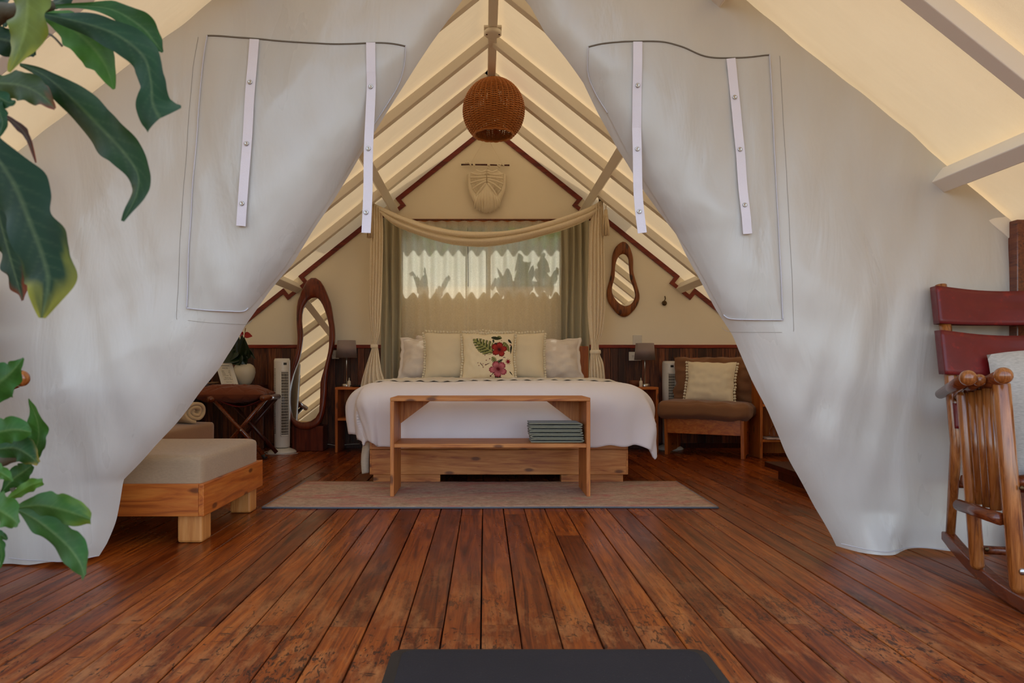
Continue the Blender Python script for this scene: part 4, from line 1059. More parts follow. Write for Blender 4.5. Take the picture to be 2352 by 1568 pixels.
# ================================================================= MIRRORS
def ring_resample(pts, c, n):
    cs = cat_spline([Vector((p[0], p[1], 0)) for p in pts], 10, closed=True); k = len(cs)
    out = []
    for i in range(n):
        a = 2 * math.pi * i / n; d = Vector((math.cos(a), math.sin(a), 0)); best = None
        # vertical-stretch centre line: cast from the nearest spine point
        for j in range(k):
            p, q = cs[j] - c, cs[(j + 1) % k] - c; e = q - p; den = d.x * e.y - d.y * e.x
            if abs(den) < 1e-9: continue
            t = (p.x * e.y - p.y * e.x) / den; s_ = (p.x * d.y - p.y * d.x) / den
            if t > 0 and -1e-6 <= s_ <= 1 and (best is None or t > best): best = t
        out.append(c + d * (best or 1))
    return out
def organic_mirror(name, lab, outer, inn, c, Ytop, Ybot, ptop, pbot, mat, th):
    """pixel outlines; the frame leans from Ybot (at pixel row pbot) to Ytop (at row ptop)"""
    c = Vector((c[0], c[1], 0)); n = 96
    O = ring_resample(outer, c, n); I = ring_resample(inn, c, n)
    def W3(p, d):
        
        zb_ = CH - (pbot - VY) * Ybot / F; zt_ = CH - (ptop - VY) * Ytop / F; kk = (Ytop - Ybot) / (zt_ - zb_)
        Y = (Ybot + kk * (CH - zb_)) / (1 + kk * (p.y - VY) / F); return P(p.x, p.y, Y) + Vector((0, -d, 0))
    t = thing(name, lab, 'mirror', W3(Vector((c.x, pbot, 0)), 0))
    prof = [(0, 0), (0, .55), (.12, .9), (.35, 1.0), (.65, 1.0), (.88, .88), (1, .5), (1, .1)]
    mb = MB(); o = []
    for f, h in prof:
        for i in range(n): mb.v.append(W3(O[i].lerp(I[i], f), h * th))
    k = len(prof)
    for j in range(k - 1):
        for i in range(n): q = (i + 1) % n; mb.f.append((j * n + i, j * n + q, (j + 1) * n + q, (j + 1) * n + i))
    mb.f.append(tuple(range(n)))
    obj('mirror_frame', mb, mat, t, smooth=True)
    g = MB(); g.v = [W3(I[i], th * .3) for i in range(n)]
    cc = W3(c, th * .3); g.v.append(cc); g.f = [(i, (i + 1) % n, n) for i in range(n)]
    obj('mirror_pane', g, M['mirror'], t)
    return t
wm_o = [(1430, 555.5), (1440, 560), (1447, 571), (1453, 593), (1454, 625), (1462, 654), (1468, 681), (1462, 703), (1447, 721), (1434, 728), (1420, 723), (1404, 705), (1395, 689), (1393.6, 668), (1400, 641), (1404, 620), (1406, 587.5), (1415, 566)]
wm_i = [(1432, 583.5), (1442, 593), (1444, 614), (1447, 641), (1455, 662.5), (1458, 681), (1450, 697), (1436, 703), (1420, 695), (1408, 679), (1405, 662.5), (1411, 636), (1413, 609), (1420, 590)]
organic_mirror('wall_mirror', 'small wavy wall mirror in a brown wooden frame right of the bed', wm_o, wm_i, (1430, 645), YW - .012, YW - .004, 555, 728, M['teak'], .032)
fm_o = [(722, 638), (736, 645), (747, 663), (756, 685), (761.6, 702), (767, 735), (770, 760), (769, 790), (758, 836), (753, 870), (751, 918), (746, 950), (737, 972), (718, 984), (700, 986), (682, 981), (670, 966), (666, 940), (666, 905), (668, 874), (674, 836), (683, 802), (685, 775), (683, 740), (684, 700), (692, 676), (700, 657), (709, 643)]
fm_i = [(724, 683), (733, 687), (742, 700), (751, 724), (757, 752), (757, 775), (755.6, 804), (746, 845), (737, 880), (737, 918), (734, 947), (719, 964), (697, 969), (678, 962), (669, 942), (667.5, 901), (676, 860), (690, 821), (696, 785), (697, 764), (694.5, 735), (697, 712), (706, 693), (715, 685)]
fm = organic_mirror('floor_mirror', 'tall wavy floor mirror in dark red wood leaning on the back wall', fm_o, fm_i, (716, 800), 6.80, 6.60, 638, 1034, M['mirrorwood'], .05)
b0 = P(672, 978, 6.62); b1 = P(738, 1034, 6.62)
obj('stand_block', MB().box((b0.x, 6.60, .001), (b1.x + .02, 6.80, b0.z)), M['mirrorwood'], fm, bevel=.005)

# ================================================================= TOWER FANS
def fan(px, Y, lab, hpx, wpx, front):
    x = P(px, 1000, Y).x; t = thing('tower_fan', lab, 'fan', (x, Y, 0)); r = wpx / 2 * Y / F; Z = P(px, hpx, Y).z
    bb = .052
    obj('base', MB().lathe([(.002, 0), (r * 1.78, 0), (r * 1.82, .008), (r * 1.6, .024), (r * 1.1, .040), (r * .9, .046), (.002, .046)], (x, Y, 0), 36), M['whiteplastic'], t, smooth=True)
    obj('neck', MB().lathe([(r * .8, .044), (r * .8, bb + .004)], (x, Y, 0), 24), M['black'], t, smooth=True)
    obj('body', MB().lathe([(.002, bb), (r * .93, bb), (r * .96, bb + .01), (r, bb + .3), (r, Z - .03), (r * .99, Z - .012), (r * .93, Z - .012), (r * .93, Z - .002), (r * .9, Z), (.002, Z)], (x, Y, 0), 40), M['whiteplastic'], t, smooth=True)
    # curved grille with bars over a dark recess
    a0 = R(front); aw = R(26)
    z0, z1 = Z - .72, Z - .13
    def arc(a, rr, z): return (x + rr * math.sin(a), Y - rr * math.cos(a), z)
    obj('air_outlet', MB().grid(lambda u, v: arc(a0 - aw + 2 * aw * u, r * 1.004, z0 + (z1 - z0) * v), 10, 1), M['black'], t, smooth=True, solid=.001)
    gb = MB()
    for k in range(22):
        z = z0 + (z1 - z0) * (k + .5) / 22; gb.tube([arc(a0 - aw + 2 * aw * q / 8, r * 1.03, z) for q in range(9)], .0022, 4)
    for q in range(7): a = a0 - aw + 2 * aw * q / 6; gb.tube([arc(a, r * 1.035, z0), arc(a, r * 1.035, z1)], .0016, 4)
    obj('grille_bars', gb, M['whiteplastic'], t, kind='stuff')
    fr = MB()
    for z in (z0 - .012, z1 + .012): fr.tube([arc(a0 - aw * 1.15 + 2.3 * aw * q / 8, r * 1.02, z) for q in range(9)], .004, 5)
    for sg in (-1, 1): fr.tube([arc(a0 + sg * aw * 1.15, r * 1.02, z0 - .012), arc(a0 + sg * aw * 1.15, r * 1.02, z1 + .012)], .004, 5)
    obj('grille_frame', fr, M['whiteplastic'], t, smooth=True)
    vs = MB(); a1 = R(front - 82 if front > 20 else front + 95)
    for k in range(40):
        z = Z - .10 - k * .0155; vs.tube([arc(a1 - .16, r * .992, z), arc(a1 + .16, r * .992, z)], .0035, 4)
    obj('intake_slots', vs, M['black'], t, kind='stuff')
    obj('name_badge', MB().grid(lambda u, v: arc(a0 - R(12) + R(24) * u, r * 1.008, Z - .062 + .022 * v), 4, 1), M['black'], t)
    return x
xf = fan(648, 6.50, 'white tower fan standing left of the floor mirror', 823, 36, 38)
fan(1538.5, 6.77, 'white tower fan standing behind the armchair', 829, 34, 2)
cord = MB().tube(cat_spline([(xf - .14, 6.52, .006), (xf - .16, 6.42, .006), (xf - .05, 6.34, .005), (xf + .10, 6.33, .005), (xf + .17, 6.42, .005)], 8), .0035, 6)
tag(obj('power_cord', cord, M['whiteplastic'], None, smooth=True), 'white power cord curled at the foot of the left tower fan', 'cord')
tag(obj('power_cord', MB().tube(cat_spline([P(738, 1021, 6.85), P(755, 1020, 6.84), P(775, 1023, 6.8), P(800, 1020, 6.84), P(826, 1019, 6.86)], 6), .0035, 6), M['whiteplastic'], None, smooth=True), 'white power cord lying on the floor under the left nightstand', 'cord')

# ================================================================= LEFT SIDE: DAYBEDS, ROLL, STOOL, TABLE
def daybed(lab, xr, y0, y1, zt, mat, xl, fx=0.0, mlab=None):
    t = thing('daybed', lab, 'daybed', ((xl + xr) / 2, (y0 + y1) / 2, 0)); zb, zf = .128, .275
    obj('front_board', MB().box((xl, y0, zb), (xr + fx - .026, y0 + .026, zf)), M['oran_x'], t, bevel=.003)
    obj('back_board', MB().box((xl, y1 - .026, zb), (xr + fx - .026, y1, zf)), M['oran_x'], t, bevel=.003)
    obj('end_board', MB().box((xr + fx - .026, y0, zb), (xr + fx, y1, zf)), M['oran_y'], t, bevel=.003)
    obj('end_board', MB().box((xl - .026, y0, zb), (xl, y1, zf)), M['oran_y'], t, bevel=.003)
    obj('slat_panel', MB().box((xl, y0 + .026, zf - .05), (xr + fx - .026, y1 - .026, zf - .03)), M['oran_x'], t)
    for (x, y) in ((xr + fx - .135, y0 + .03), (xr + fx - .135, y1 - .15), (xl + .02, y0 + .03), (xl + .02, y1 - .15)):
        obj('leg', MB().box((x, y, 0), (x + .115, y + .11, zf - .055)), M['leg_pine'], t, bevel=.012)
    tag(obj('daybed_mattress', soft_box(xl + .03, xr - .02, y0 + .018, y1 - .03, zf - .028, zt, .028, .006, 16, 3, .003), mat, None, smooth=True), mlab, 'mattress')
daybed('low orange pine daybed in front, at the left beside the tent flap', -1.275, 3.10, 3.925, .402, M['linen_seat'], -2.85, mlab='light beige linen mattress on the front daybed')
daybed('low orange pine daybed behind the front one, partly hidden', -1.99, 4.25, 5.12, .405, M['linen_taupe'], -2.93, .22, 'tan linen mattress on the rear daybed under the rolled blanket')
# rolled blanket
rb_o = P(452, 946, 4.85); ax = Vector((-.93, .36, 0)).normalized(); sd_ = Vector((-ax.y, ax.x, 0)) * -1
rbt = MB(); th = .0155; pts = []
turns = 2.35
for i in range(90):
    a = i / 89 * turns * 2 * math.pi; r_ = .014 + .026 * a / (2 * math.pi)
    pts.append((r_ * 1.42 * math.cos(a + 2.4), r_ * .96 * math.sin(a + 2.4)))
lim = pts
def roll_fn(u, v):
    k = u * (len(pts) - 1); i = int(k); j = min(i + 1, len(pts) - 1); f = k - i
    a = pts[i][0] * (1 - f) + pts[j][0] * f; b = pts[i][1] * (1 - f) + pts[j][1] * f
    p = rb_o + sd_ * a + Vector((0, 0, b + .0)) + ax * (.62 * v + .006 * math.sin(u * 30) * (1 - v))
    return p + Vector((0, 0, .003 * N3(a * 20, v * 5, 2)))
zmin = min(p[1] for p in pts)
rb_o.z = .407 - zmin + .012
tag(obj('rolled_blanket', MB().grid(roll_fn, 160, 12), M['fleece'], None, smooth=True, solid=.022), 'cream fleece blanket rolled up on the rear daybed', 'blanket')
# folding stool with crossed legs
fs = thing('folding_stool', 'folding stool with crossed dark red wooden legs left of the tower fan', 'stool', (-2.15, 6.05, 0))
def sp(px, py, Y): return P(px, py, Y)
for yy in (6.0,):
    a = sp(489, 916, yy); b = sp(610, 1050, yy); b.z = .022
    obj('leg', MB().tube([a, b], .019, 12), M['chairred'], fs, smooth=True)
    a2 = sp(612, 914, yy + .03); b2 = Vector((a.x + .02, yy + .03, .022))
    obj('leg', MB().tube([a2, b2], .019, 12), M['chairred'], fs, smooth=True)
    dy = .32
    obj('leg', MB().tube([a + Vector((0, dy, 0)), b + Vector((0, dy, 0))], .019, 12), M['mahog'], fs, smooth=True)
    obj('leg', MB().tube([a2 + Vector((0, dy, 0)), b2 + Vector((0, dy, 0))], .019, 12), M['mahog'], fs, smooth=True)
    obj('seat_rail', MB().tube([a + Vector((-.0, -.08, 0)), a + Vector((0, dy + .03, 0))], [.026, .024], 14), M['chairred'], fs, smooth=True)
    obj('seat_rail', MB().tube([a2 + Vector((0, -.11, .004)), a2 + Vector((0, dy + .03, 0))], [.026, .024], 14), M['chairred'], fs, smooth=True)
    piv = sp(553, 988, yy - .015); obj('pivot_bolt', MB().ball(piv, .010, 5), M['chrome'], fs, smooth=True)
    obj('foot_cap', MB().tube([b + (a - b).normalized() * .03, b + Vector((0, 0, -.016))], .022, 10), M['rubber'], fs, smooth=True)
    def sling(u, v):
        p = a.lerp(a2, u); return p + Vector((0, dy * v, .018 - .09 * math.sin(math.pi * u)))
    obj('sling_seat', MB().grid(sling, 16, 6), M['leather'], fs, smooth=True, solid=.005)
def quilt(s_, sg):
    def fn(u, v):
        x, y, z = s_(u, v, sg); a = (u * 4 + v * 3) % 1; b = (u * 4 - v * 3) % 1
        g = math.exp(-(min(a, 1 - a) / .05) ** 2) + math.exp(-(min(b, 1 - b) / .05) ** 2)
        return (x, y - sg * .007 * min(1, g) * (1 if abs(y) > .02 else 0), z)
    return fn
tag(obj('brown_cushion', tilt((lambda s_: MB().grid(quilt(s_, -1), 110, 90).grid(quilt(s_, 1), 110, 90))(cushion(.66, .42, .17, 30, 21, .05, .010)), (-2.26, 5.95, .572), R(-90), R(3), 0), M['brown_velvet'], None, smooth=True), 'brown diamond-stitched cushion lying on the folding stool', 'cushion')
# side table in the corner
stt = thing('corner_table', 'small wooden table in the left back corner behind the stool', 'table', (-2.5, 6.6, 0))
TZ = .640
obj('tabletop', MB().box((-2.95, 6.39, TZ - .045), (-2.175, 6.86, TZ)), M['mahog'], stt, bevel=.004)
for (x, y) in ((-2.26, 6.41), (-2.26, 6.78), (-2.9, 6.41), (-2.9, 6.78)): obj('leg', MB().box((x, y, 0), (x + .065, y + .065, TZ - .045)), M['wains'], stt, bevel=.004)
vs = P(561, 882, 6.55); t = thing('flower_vase', 'rounded white ceramic vase on the corner table', 'vase', (vs.x, 6.55, TZ))
obj('vase_body', MB().lathe([(.002, .001), (.052, .001), (.066, .02), (.092, .07), (.104, .12), (.100, .16), (.082, .19), (.060, .203), (.052, .207), (.050, .20), (.06, .18), (.002, .17)], (vs.x, 6.55, TZ), 32), M['ceramic'], t, smooth=True)
an = thing('anthurium', 'anthurium with three red flowers growing out of the white vase', 'plant', (vs.x, 6.55, TZ + .16))
def heart_leaf(mb, base, tip, wd, fold=.3, n=10, curl=0):
    base = Vector(base); tip = Vector(tip); d = tip - base; L = d.length; dn = d.normalized(); sdv = dn.cross(Vector((0, 1, 0))).normalized(); nv = dn.cross(sdv)
    def fn(u, v):
        s_ = u * 2 - 1; w_ = wd * (math.sin(math.pi * min(1, v ** .55)) ** .9) * .5
        lobe = -.10 * L * (1 - v) ** 6 * abs(s_)
        return base + dn * (L * v + lobe) + sdv * s_ * w_ + nv * (abs(s_) * w_ * fold + curl * L * v * v)
    return mb.grid(fn, 8, n)
YA = 6.50
stm = MB()
leaves = [((545, 830), (527, 765), 24, -.03), ((552, 822), (545, 760), 16, .02), ((560, 815), (556, 768), 22, 0), ((548, 815), (508, 833), 30, .05), ((555, 820), (566, 838), 26, .06), ((566, 800), (588, 826), 10, .02), ((540, 800), (520, 835), 34, .06), ((566, 822), (560, 775), 24, -.04), ((550, 835), (536, 800), 30, 0)]
for i, (b_, t_, w_, cu) in enumerate(leaves):
    mb = MB(); heart_leaf(mb, P(b_[0], b_[1], YA - .02 * (i % 3)), P(t_[0], t_[1], YA - .04 * (i % 4)), w_ * YA / F, .35, curl=cu)
    obj('leaf', mb, M['dkleaf'], an, smooth=True, solid=.002)
    stm.tube([Vector((vs.x, 6.55, TZ + .17)), P(b_[0], b_[1], YA)], .0035, 5)
obj('stems', stm, M['dkleaf'], an, kind='stuff')
for (b_, t_, w_) in (((538, 758), (523, 760), 8), ((538, 758), (553, 753), 5), ((558, 768), (546, 764), 9), ((563, 768), (580, 772), 11)):
    mb = MB(); heart_leaf(mb, P(b_[0], b_[1], YA - .05), P(t_[0], t_[1], YA - .07), w_ * YA / F * 1.3, .2)
    obj('spathe', mb, M['red'], an, smooth=True, solid=.0015)
for (x, y) in ((537, 757), (553, 751), (563, 760)):
    obj('spadix', MB().tube([P(x, y, YA - .06), P(x + 1, y - 7, YA - .06)], .004, 6), M['spadix'], an, smooth=True)
    stm2 = MB().tube(cat_spline([Vector((vs.x, 6.55, TZ + .17)), P(x * .6 + 555 * .4, 800, YA), P(x, y, YA - .05)], 5), .003, 5); obj('flower_stem', stm2, M['dkleaf'], an, smooth=True)
# framed price card, leaning
cd = thing('framed_card', 'small white framed price card leaning against the vase', 'card', P(520, 882, 6.42))
ca = [P(509, 882, 6.41), P(548, 882, 6.41), P(533, 834, 6.50), P(495, 834, 6.50)]
ca[0].z = ca[1].z = TZ + .002
nrm = (ca[1] - ca[0]).cross(ca[3] - ca[0]).normalized()
if nrm.y > 0: nrm = -nrm
def cq(u, v): return ca[0].lerp(ca[1], u).lerp(ca[3].lerp(ca[2], u), v)
def slab(u0, u1, v0, v1, h0, h1): return MB().prism([cq(u0, v0) + nrm * h0, cq(u1, v0) + nrm * h0, cq(u1, v1) + nrm * h0, cq(u0, v1) + nrm * h0], nrm * (h1 - h0))
obj('card_frame', slab(0, 1, 0, 1, -.008, .004), M['whiteplastic'], cd, bevel=.002)
obj('card_paper', slab(.20, .80, .09, .88, .004, .005), M['paper'], cd)
obj('card_border', slab(.20, .80, .865, .885, .005, .0055), M['ink'], cd)
ux = (ca[1] - ca[0]).normalized(); uy = (ca[3] - ca[0]).normalized(); 
def text(body, u, v, size, al='LEFT'):
    cu = bpy.data.curves.new('lettering', 'FONT'); cu.body = body; cu.size = size; cu.align_x = al; cu.extrude = .0002; cu.materials.append(M['ink'])
    o = bpy.data.objects.new('lettering', cu); COL.objects.link(o); o.parent = cd; o.matrix_parent_inverse = Matrix.Translation(parent_loc[cd.name]).inverted()
    p = cq(u, v) + nrm * .0058; yv = nrm.cross(ux).normalized()
    if yv.dot(uy) < 0: yv = -yv
    m = Matrix((( ux.x, uy.x, nrm.x, p.x), (ux.y, uy.y, nrm.y, p.y), (ux.z, uy.z, nrm.z, p.z), (0, 0, 0, 1)))
    me2 = bpy.data.meshes.new_from_object(o); me2.transform(m); mo = bpy.data.objects.new('lettering', me2); COL.objects.link(mo); mo.parent = cd; mo.matrix_parent_inverse = o.matrix_parent_inverse.copy()
    bpy.data.objects.remove(o)
text('PRICES', .50, .74, .018, 'CENTER')
for i, (a_, b_) in enumerate((('Beer', '$5'), ('Wine', '$25'), ('Water', '$2'), ('Coca Cola', '$2'))):
    text(a_, .25, .62 - .07 * i, .012); text(b_, .74, .62 - .07 * i, .012, 'RIGHT')
text('Please pay', .5, .31, .014, 'CENTER'); text('when you leave', .5, .24, .013, 'CENTER'); text('Cash Only', .5, .12, .013, 'CENTER')
bt = P(474, 880, 6.6); t = thing('wine_bottle', 'dark bottle with pale label on the corner table, half behind the flap', 'bottle', (bt.x, 6.6, TZ + .02))
obj('glass_body', MB().lathe([(.002, 0), (.040, 0), (.042, .006), (.042, .15)], (bt.x, 6.6, TZ + .014), 20), M['bottle'], t, smooth=True)
obj('label_band', MB().lathe([(.0425, .095), (.0428, .145)], (bt.x, 6.6, TZ + .014), 20, cap=False), M['paper'], t, smooth=True)
obj('lid', MB().lathe([(.040, .15), (.040, .165), (.002, .165)], (bt.x, 6.6, TZ + .014), 20), M['paper'], t, smooth=True)
tr = thing('beaded_tray', 'round tray with a beaded rim under the dark bottle', 'tray', (bt.x, 6.58, TZ))
obj('tray_disc', MB().lathe([(.002, 0), (.12, 0), (.12, .012), (.002, .012)], (bt.x, 6.55, TZ + .001), 28), M['mahog'], tr, smooth=False)
bd = MB()
for k in range(44): a_ = 2 * math.pi * k / 44; bd.ball((bt.x + .122 * math.cos(a_), 6.55 + .122 * math.sin(a_), TZ + .022), .010, 4)
obj('bead_rim', bd, M['linen_taupe'], tr, smooth=True, kind='stuff')
# ================================================================= RIGHT SIDE: ARMCHAIR, SHELF, PLATFORM
ac = thing('armchair', 'low orange pine armchair with brown cushions at the back right', 'armchair', (2.1, 6.4, 0))
AO = Vector((1.665, 6.33, 0)); AA = Vector((.87, -.49, 0)).normalized(); AB = Vector((.49, .87, 0)).normalized(); AW = .70; AD = .44
def q3(a, b, z): return AO + AA * a + AB * b + Vector((0, 0, z))
def abox(a0, b0, z0, a1, b1, z1): 
    return MB().add([q3(a0, b0, z0), q3(a1, b0, z0), q3(a1, b1, z0), q3(a0, b1, z0), q3(a0, b0, z1), q3(a1, b0, z1), q3(a1, b1, z1), q3(a0, b1, z1)], [(0, 3, 2, 1), (4, 5, 6, 7), (0, 1, 5, 4), (1, 2, 6, 5), (2, 3, 7, 6), (3, 0, 4, 7)])
obj('front_rail', abox(.02, .01, .205, AW - .02, .035, .345), M['oran_x'], ac, bevel=.003)
for a0, a1, nm in ((0, .03, 1), (AW - .03, AW, 1)):
    obj('front_leg', MB().prism([q3(a0, 0, .0) + AB * .02, q3(a0, .10, 0), q3(a0, .17, .34), q3(a0, -.005, .34)], AA * .03), M['oran_z'], ac, bevel=.003)
    obj('side_rail', abox(a0 + .004, .16, .215, a1 - .004, AD, .335), M['oran_y'], ac, bevel=.003)
    obj('back_leg', MB().prism([q3(a0, AD - .02, 0), q3(a0, AD + .06, 0), q3(a0, AD + .10, .9), q3(a0, AD + .06, .9), q3(a0, AD - .06, .34)], AA * .03), M['oran_z'], ac, bevel=.003)
for a0 in (.006, AW - .024): obj('side_panel', MB().prism([q3(a0, .05, .02), q3(a0, AD, .02), q3(a0, AD, .33), q3(a0, .12, .33)], AA * .018), M['oran_y'], ac)
obj('seat_panel', abox(.02, .03, .31, AW - .02, AD, .33), M['oran_x'], ac)
obj('back_panel', MB().prism([q3(.0, AD + .055, .35), q3(0, AD + .075, .35), q3(0, AD + .105, .905), q3(0, AD + .085, .905)], AA * AW), M['oran_x'], ac)
def rot_local(mb, a, b, z):
    mt = Matrix.Translation(q3(a, b, z)) @ Matrix.Rotation(math.atan2(AA.y, AA.x), 4, 'Z'); mb.v = [mt @ v for v in mb.v]; return mb
tag(obj('seat_cushion', rot_local(soft_box(-.40, .40, -.36, .20, 0, .15, .055, .012, 30, 4, .022), AW / 2, .30, .346), M['linen_brown'], None, smooth=True), 'puffy brown linen seat cushion on the armchair', 'cushion')
def cushion_local(name, lab, cat, a, b, z, w_, h_, th, mat, rx, seed, poms=0, ry=0, sides=(1, 1, 1, 1), wr=.01):
    p = q3(a, b, z); return make_cushion(name, lab, cat, p, w_, h_, th, mat, rx, math.atan2(AA.y, AA.x) , ry, poms, seed, wr=wr, sides=sides)
cushion_local('back_cushion', 'large brown linen back cushion leaning in the armchair', 'cushion', AW / 2 + .02, AD - .10, .478, .76, .44, .15, M['linen_brown'], -.10, 31, wr=.026)
cushion_local('pompom_cushion', 'cream cushion with pompom sides sitting on the armchair', 'cushion', AW / 2 + .02, .15, .492, .44, .385, .13, M['cream'], -.25, 33, poms=14, ry=.03, sides=(0, 1, 0, 1))
# shelf unit
sh = thing('shelf_unit', 'orange wooden shelf unit by the right tent wall, half behind the flap', 'shelf', (2.7, 6.3, 0))
sx0, sx1, sy0, sy1 = 2.452, 3.0, 6.07, 6.31
obj('side_panel', MB().box((sx0, sy0, 0), (sx0 + .022, sy1, .80)), M['oran_z'], sh, bevel=.002)
obj('side_panel', MB().box((sx1 - .022, sy0, 0), (sx1, sy1, .80)), M['oran_z'], sh, bevel=.002)
for z in (.46, .145, .778): obj('shelf_board', MB().box((sx0 + .022, sy0 + .003, z), (sx1 - .022, sy1, z + .022)), M['oran_x'], sh, bevel=.002)
obj('back_board', MB().box((sx0 + .022, sy1 - .012, .02), (sx1 - .022, sy1, .778)), M['oran_z'], sh)
tag(obj('card_box', MB().box((2.50, 6.08, .4825), (2.60, 6.16, .512)), M['yellow'], None, bevel=.002), 'small yellow box on the middle board of the shelf unit', 'box')
tag(obj('paper_towel', MB().grid(lambda u, v: (2.50 + .34 * u, 6.03 + .22 * v, .176 + .006 * abs(N3(u * 8, v * 8))), 20, 12), M['towel'], None, smooth=True, solid=.010), 'pale folded napkin lying on the lower board of the shelf unit', 'napkin')
def clear():
    m = NM('clear_glass'); m.b.inputs['Transmission Weight'].default_value = 1; m.rough(.02); m.b.inputs['IOR'].default_value = 1.2; m.col((.95, .95, .95, 1)); return m.m
M['clear'] = clear()
for i, (x, l) in enumerate(((2.60, 'left upturned clear wine glass on the napkin in the shelf unit'), (2.665, 'right upturned clear wine glass on the napkin in the shelf unit'))):
    tag(obj('wine_glass', MB().lathe([(.030, 0), (.036, .03), (.030, .07), (.012, .088), (.004, .094), (.0035, .15), (.010, .158), (.032, .162), (.032, .164), (.002, .164)], (x, 6.14 - .03 * i, .190), 20, cap=False), M['clear'], None, smooth=True), l, 'glass')
pf = thing('low_platform', 'dark red low wooden platform on the floor at the right', 'platform', (2.5, 4.4, 0))
obj('platform_top', MB().box((2.05, 3.80, .082), (2.95, 5.0, .120)), M['mahog'], pf, bevel=.003)
obj('platform_base', MB().box((2.12, 3.9, 0), (2.9, 4.93, .082)), M['mahog'], pf)
bk = thing('round_basket', 'round basket with dark and cream bands on the low platform', 'basket', (2.36, 4.82, .12))
prof = [(.002, 0), (.135, 0)]
for i in range(18): prof += [(.141 + .006 * (i % 2), .006 + i * .0108)]
prof += [(.150, .2), (.140, .2), (.130, .02), (.002, .015)]
obj('basket_body', MB().lathe(prof, (2.335, 4.83, .121), 40), M['banded'], bk, smooth=True)
obj('basket_rim', MB().tube([(2.335 + .146 * math.cos(a), 4.83 + .146 * math.sin(a), .321 + .003 * math.sin(a * 9)) for a in [k * math.pi / 24 for k in range(49)]], .008, 6, cap=False), M['basket'], bk, smooth=True)

